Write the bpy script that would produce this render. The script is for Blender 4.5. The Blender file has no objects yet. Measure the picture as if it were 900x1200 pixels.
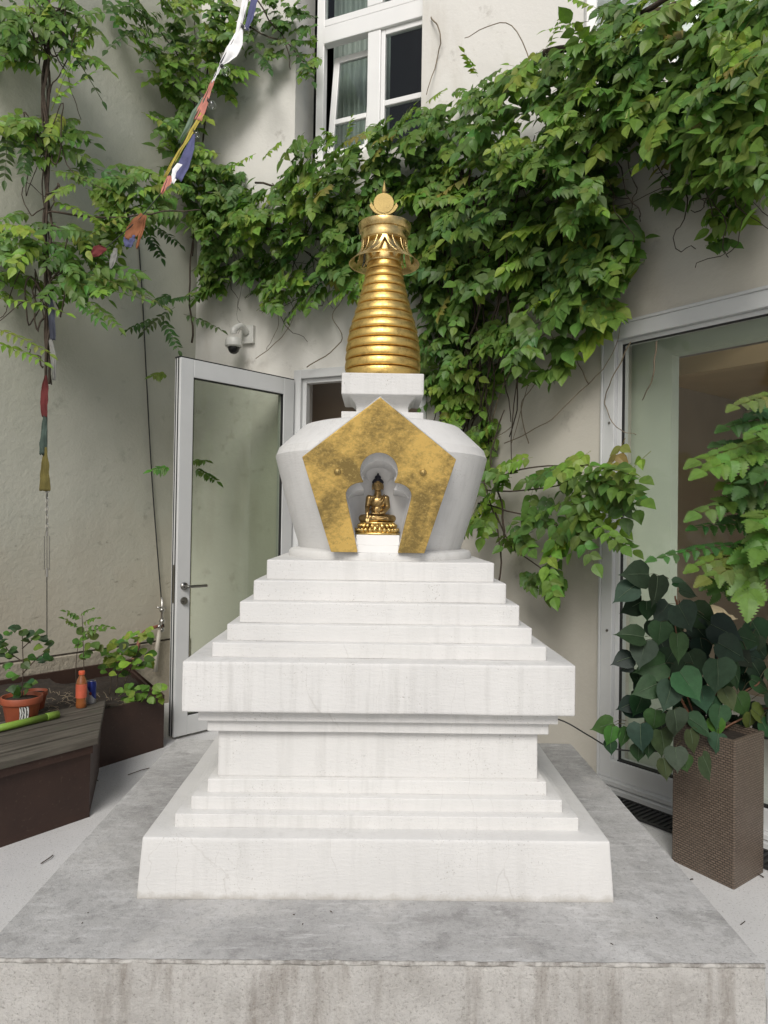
import bpy, bmesh, math, random
from mathutils import Vector, Matrix, noise
R = math.radians
rnd = random.Random(7)
scene = bpy.context.scene
COL = scene.collection
V = Vector

# ------------------------------------------------------------------ camera
F = 832.0
CAM = V((0, 0, 1.51))
ROT = (Matrix.Rotation(-R(.69), 3, 'Z') @ Matrix.Rotation(R(90.757), 3, 'X') @ Matrix.Rotation(R(.86), 3, 'Z'))
cd = bpy.data.cameras.new('camera'); cam = bpy.data.objects.new('camera', cd); COL.objects.link(cam)
cam.matrix_world = Matrix.Translation(CAM) @ ROT.to_4x4()
cd.sensor_fit = 'VERTICAL'; cd.sensor_height = 24; cd.sensor_width = 18; cd.lens = 24 * F / 1200
cd.clip_start = .02; cd.clip_end = 500
scene.camera = cam

def ray(x, y): return ROT @ V(((x - 450) / F, -(y - 600) / F, -1))
def atY(x, y, Y):
    d = ray(x, y); return CAM + d * (Y / d.y)
def atZ(x, y, z):
    d = ray(x, y); return CAM + d * ((z - CAM.z) / d.z)
def hit(x, y, p, n):
    d = ray(x, y); return CAM + d * ((p - CAM).dot(n) / d.dot(n))

# ------------------------------------------------------------------ object helpers
def tag(o, label=None, cat=None, group=None, kind=None):
    if label: o['label'] = label
    if cat: o['category'] = cat
    if group: o['group'] = group
    if kind: o['kind'] = kind
    return o
def thing(name, label, cat, loc, group=None):
    o = bpy.data.objects.new(name, None); COL.objects.link(o); o.location = loc
    o.empty_display_size = .05
    return tag(o, label, cat, group)
def adopt(o, p):
    o.parent = p
    if p.parent is None and p.type == 'EMPTY':
        o.matrix_parent_inverse = Matrix.Translation(-V(p.location))
def from_bm(name, bm, mat, parent=None, smooth=False, bevel=0, seg=2):
    me = bpy.data.meshes.new(name); bm.to_mesh(me); bm.free()
    return from_me(name, me, mat, parent, smooth, bevel, seg)
def from_me(name, me, mat, parent=None, smooth=False, bevel=0, seg=2):
    o = bpy.data.objects.new(name, me); COL.objects.link(o)
    for m in (mat if isinstance(mat, (list, tuple)) else [mat]): me.materials.append(m)
    if smooth:
        for p in me.polygons: p.use_smooth = True
    if bevel:
        b = o.modifiers.new('bevel', 'BEVEL'); b.width = bevel; b.segments = seg; b.limit_method = 'ANGLE'; b.angle_limit = R(35)
        b.harden_normals = False
    if parent is not None: adopt(o, parent)
    return o
def apply_mods(o):
    dg = bpy.context.evaluated_depsgraph_get()
    me = bpy.data.meshes.new_from_object(o.evaluated_get(dg))
    o.modifiers.clear(); o.data = me
class MB:
    def __init__(s): s.v = []; s.f = []; s.mi = []; s.m = 0
    def add(s, vs, fs):
        b = len(s.v); s.v += [tuple(p) for p in vs]; s.f += [[b + i for i in f] for f in fs]; s.mi += [s.m] * len(fs); return s
    def box(s, lo, hi):
        (a, b, c), (d, e, f) = lo, hi
        return s.add([(a,b,c),(d,b,c),(d,e,c),(a,e,c),(a,b,f),(d,b,f),(d,e,f),(a,e,f)],
                     [(0,3,2,1),(4,5,6,7),(0,1,5,4),(1,2,6,5),(2,3,7,6),(3,0,4,7)])
    def obox(s, o, x, y, z):        # origin corner and three edge vectors
        o = V(o); x = V(x); y = V(y); z = V(z)
        vs = [o, o+x, o+x+y, o+y, o+z, o+x+z, o+x+y+z, o+y+z]
        fs = [(0,3,2,1),(4,5,6,7),(0,1,5,4),(1,2,6,5),(2,3,7,6),(3,0,4,7)]
        if x.cross(y).dot(z) < 0: fs = [f[::-1] for f in fs]
        return s.add(vs, fs)
    def prism(s, poly, ext):        # polygon of 3d points extruded along ext
        n = len(poly); ext = V(ext); a = [V(p) for p in poly]
        nv = V((0,0,0))
        for i in range(n): nv += a[i].cross(a[(i+1) % n])
        fl = nv.dot(ext) > 0
        vs = a + [p + ext for p in a]
        fs = [list(range(n)), list(range(2*n-1, n-1, -1))] + [(i, i+n, (i+1) % n + n, (i+1) % n) for i in range(n)]
        if fl: fs = [list(f)[::-1] for f in fs]
        return s.add(vs, fs)
    def tube(s, pts, rad, n=8, cap=True):
        pts = [V(p) for p in pts]
        if not hasattr(rad, '__len__'): rad = [rad] * len(pts)
        t0 = (pts[1] - pts[0]).normalized()
        u = t0.orthogonal().normalized(); vs = []
        for i, p in enumerate(pts):
            t = (pts[min(i+1, len(pts)-1)] - pts[max(i-1, 0)])
            t = t.normalized() if t.length > 1e-9 else t0
            u = (u - t * u.dot(t)); u = u.normalized() if u.length > 1e-6 else t.orthogonal().normalized()
            w = t.cross(u)
            for k in range(n):
                a = 2 * math.pi * k / n; vs.append(p + (u * math.cos(a) + w * math.sin(a)) * rad[i])
        fs = []
        for i in range(len(pts) - 1):
            for k in range(n):
                fs.append((i*n+k, i*n+(k+1) % n, (i+1)*n+(k+1) % n, (i+1)*n+k))
        if cap: fs += [list(range(n))[::-1], [(len(pts)-1)*n+k for k in range(n)]]
        return s.add(vs, fs)
    def lathe(s, prof, c, n=64, cap=True, sx=1, sy=1):
        c = V(c); vs = []; fs = []
        for r, z in prof:
            for k in range(n):
                a = 2*math.pi*k/n; vs.append((c.x + r*math.cos(a)*sx, c.y + r*math.sin(a)*sy, c.z + z))
        for i in range(len(prof)-1):
            for k in range(n): fs.append((i*n+k, i*n+(k+1) % n, (i+1)*n+(k+1) % n, (i+1)*n+k))
        if cap: fs += [list(range(n))[::-1], [(len(prof)-1)*n+k for k in range(n)]]
        return s.add(vs, fs)
    def ball(s, c, r, n=16, m=10, rot=None):
        c = V(c); r = V(r) if hasattr(r, '__len__') else V((r, r, r)); vs = []; fs = []
        vs.append(V((0,0,-r.z)))
        for i in range(1, m):
            b = -math.pi/2 + math.pi*i/m
            for k in range(n):
                a = 2*math.pi*k/n; vs.append(V((r.x*math.cos(b)*math.cos(a), r.y*math.cos(b)*math.sin(a), r.z*math.sin(b))))
        vs.append(V((0,0,r.z)))
        if rot: vs = [rot @ p for p in vs]
        for k in range(n): fs.append((0, 1+(k+1) % n, 1+k))
        for i in range(m-2):
            for k in range(n): fs.append((1+i*n+k, 1+i*n+(k+1) % n, 1+(i+1)*n+(k+1) % n, 1+(i+1)*n+k))
        for k in range(n): fs.append((1+(m-2)*n+k, 1+(m-2)*n+(k+1) % n, len(vs)-1))
        return s.add([p + c for p in vs], fs)
    def build(s, name, mat, parent=None, smooth=False, bevel=0, seg=2):
        me = bpy.data.meshes.new(name); me.from_pydata(s.v, [], s.f)
        o = from_me(name, me, mat, parent, smooth, bevel, seg)
        if any(s.mi): me.polygons.foreach_set('material_index', s.mi)
        return o

def smooth_path(pts, k=6):
    pts = [V(p) for p in pts]; out = []
    for i in range(len(pts)-1):
        p0 = pts[max(i-1, 0)]; p1 = pts[i]; p2 = pts[i+1]; p3 = pts[min(i+2, len(pts)-1)]
        for j in range(k):
            t = j/k
            out.append(.5*((2*p1)+(p2-p0)*t+(2*p0-5*p1+4*p2-p3)*t*t+(3*p1-p0-3*p2+p3)*t**3))
    out.append(pts[-1]); return out

# ------------------------------------------------------------------ materials
class NT:
    def __init__(s, name):
        s.m = bpy.data.materials.new(name); s.m.use_nodes = True
        s.t = s.m.node_tree; s.b = s.t.nodes['Principled BSDF']; s.out = s.t.nodes['Material Output']
        s.tc = s.t.nodes.new('ShaderNodeTexCoord')
    def n(s, typ, ins=None, **kw):
        nd = s.t.nodes.new('ShaderNode' + typ)
        for k, v in kw.items(): setattr(nd, k, v)
        for k, v in (ins or {}).items(): s.set(nd.inputs[k], v)
        return nd
    def set(s, inp, v):
        if isinstance(v, bpy.types.NodeSocket): s.t.links.new(v, inp)
        elif isinstance(v, tuple) and len(v) == 3 and inp.type == 'RGBA': inp.default_value = (*v, 1)
        else: inp.default_value = v
    def co(s, sc=(1, 1, 1), rot=(0, 0, 0)):
        return s.n('Mapping', {'Vector': s.tc.outputs['Object'], 'Scale': sc, 'Rotation': rot}).outputs[0]
    def noise(s, scale, detail=4, rough=.55, co=None, dist=0):
        return s.n('TexNoise', {'Vector': co or s.tc.outputs['Object'], 'Scale': scale, 'Detail': detail, 'Roughness': rough, 'Distortion': dist}).outputs['Fac']
    def ramp(s, fac, a, b, ca=0.0, cb=1.0):
        return s.n('MapRange', {'Value': fac, 'From Min': a, 'From Max': b, 'To Min': ca, 'To Max': cb}).outputs[0]
    def mix(s, fac, a, b, mode='MIX'):
        nd = s.n('Mix', data_type='RGBA', blend_type=mode)
        s.set(nd.inputs[0], fac); s.set(nd.inputs[6], a); s.set(nd.inputs[7], b); return nd.outputs[2]
    def math(s, op, a, b=0.0):
        nd = s.n('Math', operation=op); s.set(nd.inputs[0], a); s.set(nd.inputs[1], b); return nd.outputs[0]
    def bump(s, h, strength=.3, dist=.01, prev=None):
        ins = {'Height': h, 'Strength': strength, 'Distance': dist}
        if prev is not None: ins['Normal'] = prev
        return s.n('Bump', ins).outputs[0]
    def fin(s, col=None, rough=None, metal=None, normal=None, **kw):
        if col is not None: s.set(s.b.inputs['Base Color'], col)
        if rough is not None: s.set(s.b.inputs['Roughness'], rough)
        if metal is not None: s.set(s.b.inputs['Metallic'], metal)
        if normal is not None: s.set(s.b.inputs['Normal'], normal)
        for k, v in kw.items(): s.set(s.b.inputs[k.replace('_', ' ')], v)
        return s.m

def simple(name, col, rough=.6, metal=0, var=.15, scale=6, bump=.1, bscale=80):
    k = NT(name); nz = k.noise(scale, 6)
    c = k.mix(k.ramp(nz, .3, .7), tuple(x*(1-var) for x in col), tuple(min(1, x*(1+var)) for x in col))
    return k.fin(c, rough, metal, k.bump(k.noise(bscale, 3), bump, .004))

def white_plaster(name='white_painted_plaster', streak=.42):
    k = NT(name)
    c = k.mix(k.ramp(k.noise(2.2, 8, .6), .35, .7), (.682, .675, .658), (.592, .588, .575))
    st = k.noise(3.5, 7, .65, k.co((8, 8, .45)))
    st = k.math('MULTIPLY', k.ramp(st, .48, .72), k.ramp(k.noise(1.6, 4), .38, .6))
    c = k.mix(k.math('MULTIPLY', st, streak), c, (.47, .465, .445))
    sp = k.ramp(k.noise(190, 2, .5), .30, .36, 1, 0)
    sp = k.math('MULTIPLY', sp, k.ramp(k.noise(7, 3), .45, .62))
    c = k.mix(k.math('MULTIPLY', sp, .75), c, (.36, .34, .31))
    warp = k.mix(.06, k.tc.outputs['Object'], k.n('TexNoise', {'Vector': k.tc.outputs['Object'], 'Scale': 9, 'Detail': 3}).outputs['Color'])
    vo = k.n('TexVoronoi', {'Vector': k.n('Mapping', {'Vector': warp, 'Scale': (5.2, 5.2, .45)}).outputs[0], 'Scale': 1.0}, feature='DISTANCE_TO_EDGE').outputs['Distance']
    cr = k.math('MULTIPLY', k.ramp(vo, .0, .0042, 1, 0), k.ramp(k.noise(2.7, 2), .47, .56))
    c = k.mix(k.math('MULTIPLY', cr, .32), c, (.38, .36, .33))
    z = k.n('SeparateXYZ', {'Vector': k.tc.outputs['Object']}).outputs['Z']
    base = k.ramp(k.math('ADD', z, k.ramp(k.noise(16, 6, .7), .3, .7, -.014, .014)), .352, .372, 1, 0)
    c = k.mix(k.math('MULTIPLY', base, .55), c, (.36, .335, .29))
    chip = k.math('MULTIPLY', k.ramp(k.noise(38, 5, .7), .66, .70), k.ramp(k.noise(3.2, 3), .5, .62))
    c = k.mix(k.math('MULTIPLY', chip, .5), c, (.42, .41, .39))
    br = k.noise(26, 4, .6, k.co((1, 1, 5)))
    nrm = k.bump(br, .22, .006); nrm = k.bump(k.noise(140, 4, .6), .22, .004, nrm); nrm = k.bump(sp, .3, -.003, nrm)
    return k.fin(c, .72, 0, nrm)

def concrete_top():
    k = NT('weathered_grey_concrete')
    c = k.mix(k.ramp(k.noise(1.6, 9, .62, None, .4), .35, .68), (.33, .327, .322), (.60, .595, .587))
    c = k.mix(k.ramp(k.noise(6, 8, .75), .5, .72), c, (.20, .195, .19))
    c = k.mix(k.math('MULTIPLY', k.ramp(k.noise(3, 6, .7), .55, .68), .75), c, (.62, .61, .59))
    c = k.mix(k.math('MULTIPLY', k.ramp(k.noise(160, 3, .7), .56, .68), .7), c, (.48, .47, .45))
    c = k.mix(k.math('MULTIPLY', k.ramp(k.noise(90, 6, .8, k.co((1, 1.3, 1))), .33, .43, 1, 0), .75), c, (.12, .116, .11))
    c = k.mix(k.math('MULTIPLY', k.ramp(k.noise(42, 8, .85), .50, .66), .6), c, (.22, .218, .215))
    c = k.mix(k.math('MULTIPLY', k.ramp(k.noise(14, 8, .8, k.co((.5, 2.2, 1))), .53, .66), .55), c, (.66, .66, .66))
    nrm = k.bump(k.noise(45, 6, .7), .5, .006); nrm = k.bump(k.noise(200, 4, .7), .5, .004, nrm)
    return k.fin(c, .85, 0, nrm)

def concrete_face():
    k = NT('rough_concrete_face')
    c = k.mix(k.ramp(k.noise(5, 8, .65), .3, .7), (.70, .68, .645), (.48, .46, .43))
    st = k.noise(6, 7, .65, k.co((2.2, 2.2, .28)))
    c = k.mix(k.math('MULTIPLY', k.ramp(st, .5, .68), .8), c, (.30, .265, .23))
    c = k.mix(k.math('MULTIPLY', k.ramp(k.noise(4, 6, .6, k.co((3, 3, .3))), .56, .7), .7), c, (.68, .66, .62))
    c = k.mix(k.math('MULTIPLY', k.ramp(k.noise(130, 7, .85), .37, .47, 1, 0), .7), c, (.21, .19, .165))
    c = k.mix(k.math('MULTIPLY', k.ramp(k.noise(48, 8, .8), .52, .66), .55), c, (.70, .68, .64))
    nrm = k.bump(k.noise(30, 8, .75), .9, .014); nrm = k.bump(k.noise(130, 6, .8), .8, .006, nrm)
    return k.fin(c, .9, 0, nrm)

def ground_mat():
    k = NT('pale_terrazzo_paving')
    c = k.mix(k.ramp(k.noise(1.4, 7, .6), .35, .7), (.66, .66, .66), (.54, .54, .54))
    c = k.mix(k.math('MULTIPLY', k.ramp(k.noise(140, 3, .7), .55, .65), .7), c, (.62, .61, .59))
    c = k.mix(k.math('MULTIPLY', k.ramp(k.noise(110, 3, .7), .33, .42, 1, 0), .7), c, (.22, .21, .2))
    return k.fin(c, .8, 0, k.bump(k.noise(120, 5, .7), .4, .004))

def wall_mat(name, a, b, stain, stucco=1.0, low=None):
    k = NT(name)
    c = k.mix(k.ramp(k.noise(.7, 8, .6), .33, .68), a, b)
    c = k.mix(k.math('MULTIPLY', k.ramp(k.noise(1.5, 7, .65, k.co((1.6, 1.6, .35))), .54, .75), .55), c, stain)
    c = k.mix(k.math('MULTIPLY', k.ramp(k.noise(4.5, 8, .7), .60, .72), .5), c, tuple(x*.6 for x in stain))
    if low:      # damp, dirty band above the ground with a ragged edge
        z = k.n('SeparateXYZ', {'Vector': k.tc.outputs['Object']}).outputs['Z']
        zz = k.math('ADD', z, k.ramp(k.noise(1.8, 6, .6), 0, 1, -.7, .7))
        c = k.mix(k.math('MULTIPLY', k.ramp(zz, .7, 1.6, 1, 0), .6), c, low)
        ch = k.math('MULTIPLY', k.ramp(k.noise(5.5, 6, .75, k.co((1, 1, 2.2))),   .61, .70), k.ramp(zz, 1.2, 1.9, 1, 0))
        c = k.mix(k.math('MULTIPLY', ch, .5), c, (.10, .085, .06))
    nrm = k.bump(k.noise(34, 6, .62), .4*stucco, .012); nrm = k.bump(k.noise(8, 4), .25*stucco, .02, nrm)
    return k.fin(c, .88, 0, nrm)

def glass_mat(name, tint=(.86, .93, .88), refl=1.0):
    k = NT(name); t = k.t
    tr = k.n('BsdfTransparent', {'Color': tint}); gl = k.n('BsdfGlossy', {'Roughness': .02, 'Color': (.95, .97, .96)})
    ge = k.n('NewGeometry'); fr = k.n('Fresnel', {'IOR': k.math('SUBTRACT', 1.5, k.math('MULTIPLY', ge.outputs['Backfacing'], .8333))}); mx = k.n('MixShader')
    t.links.new(k.math('MINIMUM', k.math('MULTIPLY', fr.outputs[0], refl), 1.0), mx.inputs[0])
    t.links.new(tr.outputs[0], mx.inputs[1]); t.links.new(gl.outputs[0], mx.inputs[2]); t.links.new(mx.outputs[0], k.out.inputs[0])
    return k.m

def leaf_mat(name, gloss=.42, trans=.32, sat=1.0):
    k = NT(name); t = k.t
    at = k.n('Attribute', attribute_name='leaf_col').outputs['Color']
    c = k.mix(k.ramp(k.noise(38, 3), .35, .7), at, k.mix(1.0, at, (.72, .74, .7), 'MULTIPLY'))
    k.fin(c, gloss, 0, k.bump(k.noise(130, 3), .25, .003))
    k.b.inputs['Specular IOR Level'].default_value = .28
    tl = k.n('BsdfTranslucent', {'Color': k.mix(1.0, c, (1.35, 1.5, .55), 'MULTIPLY')})
    mx = k.n('MixShader', {0: trans}); t.links.new(k.b.outputs[0], mx.inputs[1]); t.links.new(tl.outputs[0], mx.inputs[2])
    t.links.new(mx.outputs[0], k.out.inputs[0]); return k.m

def gold_leaf():
    k = NT('mottled_gold_leaf')
    w = k.n('TexNoise', {'Vector': k.co((1, 1, 1), (0, R(38), 0)), 'Scale': 4.6, 'Detail': 7, 'Roughness': .55, 'Distortion': .5}).outputs['Fac']
    w2 = k.noise(48, 6, .72, k.co((1, 1, 1.5), (0, R(38), 0)))
    f = k.math('ADD', w, k.ramp(w2, .3, .7, -.09, .09))
    c = k.mix(k.ramp(f, .41, .60), (.78, .53, .16), (.28, .20, .07))
    c = k.mix(k.math('MULTIPLY', k.ramp(k.noise(120, 3, .7), .57, .66), .35), c, (.92, .70, .28))
    c = k.mix(k.math('MULTIPLY', k.ramp(k.noise(75, 5, .75), .60, .66), .35), c, (.17, .10, .04))
    return k.fin(c, k.ramp(w2, .3, .7, .36, .6), .82, k.bump(w2, .25, .003))

def gold_ring(name='gilded_ring_metal'):
    k = NT(name)
    n1 = k.noise(30, 6, .7); n2 = k.noise(150, 4, .7)
    c = k.mix(k.ramp(n1, .5, .72), (.80, .56, .19), (.46, .29, .09))
    c = k.mix(k.math('MULTIPLY', k.ramp(n2, .6, .68), .5), c, (.42, .17, .08))
    return k.fin(c, k.ramp(n2, .3, .7, .28, .55), 1.0, k.bump(n2, .4, .002))

def bronze():
    k = NT('gilt_bronze'); n2 = k.noise(120, 4)
    c = k.mix(k.ramp(k.noise(45, 4), .4, .65), (.46, .32, .14), (.22, .145, .06))
    return k.fin(c, .30, .95, k.bump(n2, .15, .001))

def wood_planks():
    k = NT('weathered_grey_planks')
    g = k.noise(7, 6, .65, k.co((1, 1, 1), (0, 0, -R(52)))); 
    g2 = k.noise(30, 5, .6, k.n('Mapping', {'Vector': k.co((1, 1, 1), (0, 0, -R(52))), 'Scale': (.12, 1.6, 1)}).outputs[0])
    c = k.mix(k.ramp(g2, .3, .7), (.045, .038, .03), (.125, .112, .09)); c = k.mix(k.ramp(g, .55, .75), c, (.07, .075, .05))
    return k.fin(c, .8, 0, k.bump(g2, .5, .006))

def rust_brown():
    k = NT('dark_brown_weathering_steel'); n1 = k.noise(3, 7, .6)
    c = k.mix(k.ramp(n1, .35, .7), (.036, .018, .013), (.058, .029, .02))
    c = k.mix(k.math('MULTIPLY', k.ramp(k.noise(60, 4), .62, .7), .35), c, (.10, .07, .05))
    return k.fin(c, .62, .1, k.bump(k.noise(90, 3), .15, .003))

def wicker_mat():
    k = NT('woven_brown_resin')
    # fine over-under weave in the plane of each side
    u = k.n('UVMap'); s = k.n('SeparateXYZ', {'Vector': u.outputs[0]})
    br = k.n('TexBrick', {'Vector': u.outputs[0], 'Color1': (.145, .108, .08), 'Color2': (.20, .152, .115), 'Mortar': (.03, .023, .018), 'Scale': 1.0, 'Mortar Size': .0022,
              'Mortar Smooth': .6, 'Brick Width': .021, 'Row Height': .0105})
    c = k.mix(k.ramp(k.noise(9, 5), .35, .7, 0, .5), br.outputs['Color'], (.14, .11, .085))
    return k.fin(c, .5, 0, k.bump(br.outputs['Fac'], .9, -.003))

MT = {}
MT['white'] = white_plaster(); MT['white_stained'] = white_plaster('rain_streaked_white_plaster', .75)
MT['niche'] = simple('smooth_white_paint', (.80, .79, .77), .6, 0, .03, 5, .06, 120)
MT['ctop'] = concrete_top(); MT['cface'] = concrete_face(); MT['ground'] = ground_mat()
MT['wall_left'] = wall_mat('grey_green_stucco', (.42, .425, .36), (.54, .53, .455), (.31, .315, .255), .8, (.45, .395, .305))
MT['wall_back'] = wall_mat('cream_render', (.72, .705, .665), (.63, .615, .575), (.46, .42, .35), .55)
MT['wall_right'] = wall_mat('pale_beige_render', (.58, .55, .485), (.50, .475, .42), (.40, .375, .325), .5)
MT['frame'] = simple('grey_white_frame_paint', (.60, .61, .61), .42, 0, .04, 4, .03, 60)
MT['wframe'] = simple('white_gloss_frame_paint', (.80, .80, .79), .35, 0, .03, 4, .03, 60)
MT['gasket'] = simple('black_rubber_gasket', (.015, .015, .016), .6, 0, .1)
MT['glass'] = glass_mat('clear_green_tinted_glass', (.77, .80, .745)); MT['shopglass'] = glass_mat('clear_shop_glass', (.96, .975, .955), .7); MT['glass_dark'] = glass_mat('window_glass', (.9, .93, .92), .45)
MT['steel'] = simple('brushed_dark_steel', (.30, .29, .27), .32, 1.0, .1)
MT['gold'] = gold_leaf(); MT['ring'] = gold_ring(); MT['bronze'] = bronze()
k = NT('aged_brass_sheet'); MT['groove'] = simple('groove_shade_gilding', (.20, .12, .04), .6, .6, .2, 30); MT['brass'] = k.fin(k.mix(k.ramp(k.noise(14, 6, .7), .4, .68), (.86, .66, .30), (.42, .29, .12)), k.ramp(k.noise(40, 4), .3, .7, .22, .42), 1.0, k.bump(k.noise(60, 4), .12, .003))  # groove: dark brown core colour paints in the shade between spire rings
MT['bright_gold'] = simple('bright_hammered_gold', (.36, .265, .10), .5, .7, .12, 20, .3, 220)
MT['hair'] = simple('blue_black_hair_paint', (.012, .012, .022), .5, 0, .1)
MT['planks'] = wood_planks(); MT['brown'] = rust_brown(); MT['wicker'] = wicker_mat()
MT['soil'] = simple('dark_damp_soil', (.028, .02, .014), .95, 0, .5, 40, 1.0, 60)
MT['clay'] = simple('terracotta_plastic', (.30, .075, .035), .55, 0, .12, 12, .1, 60)
MT['bark'] = simple('brown_bark', (.055, .04, .028), .9, 0, .4, 30, .8, 90)
MT['tendril'] = simple('dry_tan_tendril', (.20, .16, .11), .8, 0, .3, 12, .3, 60)
MT['red_stem'] = simple('reddish_green_stalk', (.16, .07, .035), .6, 0, .3, 20)
MT['leaf'] = leaf_mat('green_vine_leaf'); MT['ficus'] = leaf_mat('dark_glossy_heart_leaf', .5, .08)
MT['ladder'] = simple('lime_green_plastic', (.20, .33, .05), .4, 0, .08)
MT['cable'] = simple('black_cable_rubber', (.02, .02, .02), .5, 0, .1)
MT['hose'] = simple('red_brown_hose', (.20, .075, .05), .5, 0, .2)
MT['pipe'] = simple('dirty_cream_pipe', (.42, .39, .33), .5, 0, .15)
MT['chrome'] = simple('dull_zinc', (.45, .44, .42), .35, 1.0, .15)
MT['camwhite'] = simple('off_white_plastic', (.62, .62, .59), .4, 0, .03)
MT['smoke'] = simple('smoked_dome_plastic', (.015, .015, .017), .12, 0, .02, 3, 0)
MT['curtain'] = simple('sage_grey_curtain', (.33, .37, .34), .9, 0, .08)
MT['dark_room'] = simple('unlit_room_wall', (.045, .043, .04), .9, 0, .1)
MT['taupe'] = simple('taupe_brown_wall', (.40, .32, .245), .85, 0, .08, 2)
MT['sage'] = simple('pale_sage_plaster', (.56, .61, .52), .85, 0, .08, 1.5)
MT['ceil'] = simple('warm_wood_ceiling', (.58, .42, .24), .7, 0, .08, 2)
MT['tan'] = simple('pale_birch_counter', (.58, .50, .34), .5, 0, .06)
MT['paper'] = simple('creased_brown_paper', (.58, .46, .31), .8, 0, .1, 8, .6, 20)
MT['grate'] = simple('dark_cast_iron', (.05, .05, .05), .6, .6, .2)
MT['rough_low'] = wall_mat('coarse_brown_stucco', (.30, .265, .205), (.40, .36, .285), (.20, .17, .13), 2.2)
MT['crack'] = simple('dark_crack_dirt', (.06, .048, .035), .95, 0, .6, 18)
def cloth(name, col): return simple(name, col, .9, 0, .2, 14, .3, 120)
MT['f_white'] = cloth('white_flag_cloth', (.85, .85, .86)); MT['f_navy'] = cloth('faded_navy_flag_cloth', (.085, .09, .19))
MT['f_coral'] = cloth('faded_coral_flag_cloth', (.50, .20, .155)); MT['f_green'] = cloth('grey_green_flag_cloth', (.14, .20, .14))
MT['f_yellow'] = cloth('mustard_flag_cloth', (.42, .35, .07)); MT['f_red'] = cloth('dark_red_flag_cloth', (.12, .02, .02))
MT['f_teal'] = cloth('dull_teal_flag_cloth', (.05, .075, .062)); MT['f_olive'] = cloth('olive_yellow_flag_cloth', (.12, .10, .025)); MT['f_rust'] = cloth('rust_orange_flag_cloth', (.26, .10, .045))
MT['f_slate'] = cloth('dark_slate_flag_cloth', (.055, .06, .085)); MT['f_grey'] = cloth('pale_grey_flag_cloth', (.22, .22, .205))

# ------------------------------------------------------------------ the setting
up = V((0, 0, 1))
BWp = V((-.668, 5.65, 0)); BWd = V((1, -.442, 0)).normalized(); BWn = V((-BWd.y*-1, -BWd.x, 0)); BWn = V((BWd.y, -BWd.x, 0))
RWp = V((1.328, 4.133, 0)); RWd = V((.603, -.798, 0)).normalized(); RWn = V((RWd.y, -RWd.x, 0))
LWp = V((-2.513, 4.826, 0)); LWd = V((.621, .784, 0)).normalized(); LWn = V((LWd.y, -LWd.x, 0))
def isect(p, d, q, e):
    den = d.x*e.y - d.y*e.x; t = ((q.x-p.x)*e.y - (q.y-p.y)*e.x)/den; return p + d*t
C_LB = isect(LWp, LWd, BWp, BWd); C_BR = isect(BWp, BWd, RWp, RWd)
def bw(x, y, off=0): return hit(x, y, BWp + BWn*off, BWn)
def rw(x, y, off=0): return hit(x, y, RWp + RWn*off, RWn)
def lw(x, y, off=0): return hit(x, y, LWp + LWn*off, LWn)
def sB(p): return (p - BWp).dot(BWd)
def sR(p): return (p - RWp).dot(RWd)

g = MB(); g.add([(-40,-40,0),(40,-40,0),(40,40,0),(-40,40,0)], [(0,1,2,3)])
tag(g.build('ground', MT['ground']), kind='structure')

H = 8.5
def wall_panel(mb, p, d, n, s0, s1, z0, z1, thick=.3):
    mb.obox(p + d*s0 + up*z0, d*(s1-s0), -n*thick, up*(z1-z0))
def wall_with_holes(mb, p, d, n, s0, s1, z0, z1, holes, thick=.3):
    S = sorted({s0, s1} | {x for h in holes for x in h[:2] if s0 < x < s1}); Z = sorted({z0, z1} | {x for h in holes for x in h[2:] if z0 < x < z1})
    for a, b in zip(S, S[1:]):
        run = None
        for c, e in list(zip(Z, Z[1:])) + [(None, None)]:
            solid = c is not None and not any(h[0] < (a+b)/2 < h[1] and h[2] < (c+e)/2 < h[3] for h in holes)
            if solid: run = (run[0], e) if run else (c, e)
            elif run: wall_panel(mb, p, d, n, a, b, run[0], run[1], thick); run = None

# left courtyard wall with a plaster ledge at half a metre
lwl = thing('courtyard_wall', 'grey-green stained stucco wall on the left, meeting the cream building at a corner', 'wall', LWp)
m = MB(); sc = (C_LB - LWp).dot(LWd)
m.obox(LWp - LWd*6.5 , LWd*(6.5+sc+.3), -LWn*.35, up*H); m.build('wall', MT['wall_left'], lwl)
m = MB(); m.prism([LWp - LWd*6.5 + LWn*.001, LWp - LWd*6.5 + LWn*.02, LWp - LWd*6.5 + LWn*.018 + up*.50, LWp - LWd*6.5 + LWn*.001 + up*.508], LWd*(6.5+sc-.01))
m.build('plinth_course', MT['rough_low'], lwl)
m = MB(); m.obox(LWp - LWd*6.5 + LWn*.001 + up*.5085, LWd*(6.5+sc-.01), LWn*.004, up*.012); m.build('ledge_crack', MT['crack'], lwl)

# cream back building
bb = thing('building', 'cream rendered building with open glass door and white upper-floor window', 'building', BWp)
sL = sB(C_LB); DOORH = 2.70
ds0 = sB(bw(345, 445)); ds1 = ds0 + 1.12
# upper window rectangle in (s, z)
a = bw(347, 60); b_ = bw(495, 20); ws0 = sB(a); ws1 = sB(b_); wz1 = 6.6; wz0 = 4.35
c2 = bw(684, 10); w2s = sB(c2)
m = MB(); wall_with_holes(m, BWp, BWd, BWn, sL, 6.0, 0, H, [(ds0, ds1, -1, DOORH), (ws0, ws1, wz0, wz1), (w2s, w2s+1.1, 4.5, 6.7), (sB(C_BR)+.3, 5.9, -1, 2.97)])
m.build('wall', MT['wall_back'], bb)
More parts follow.
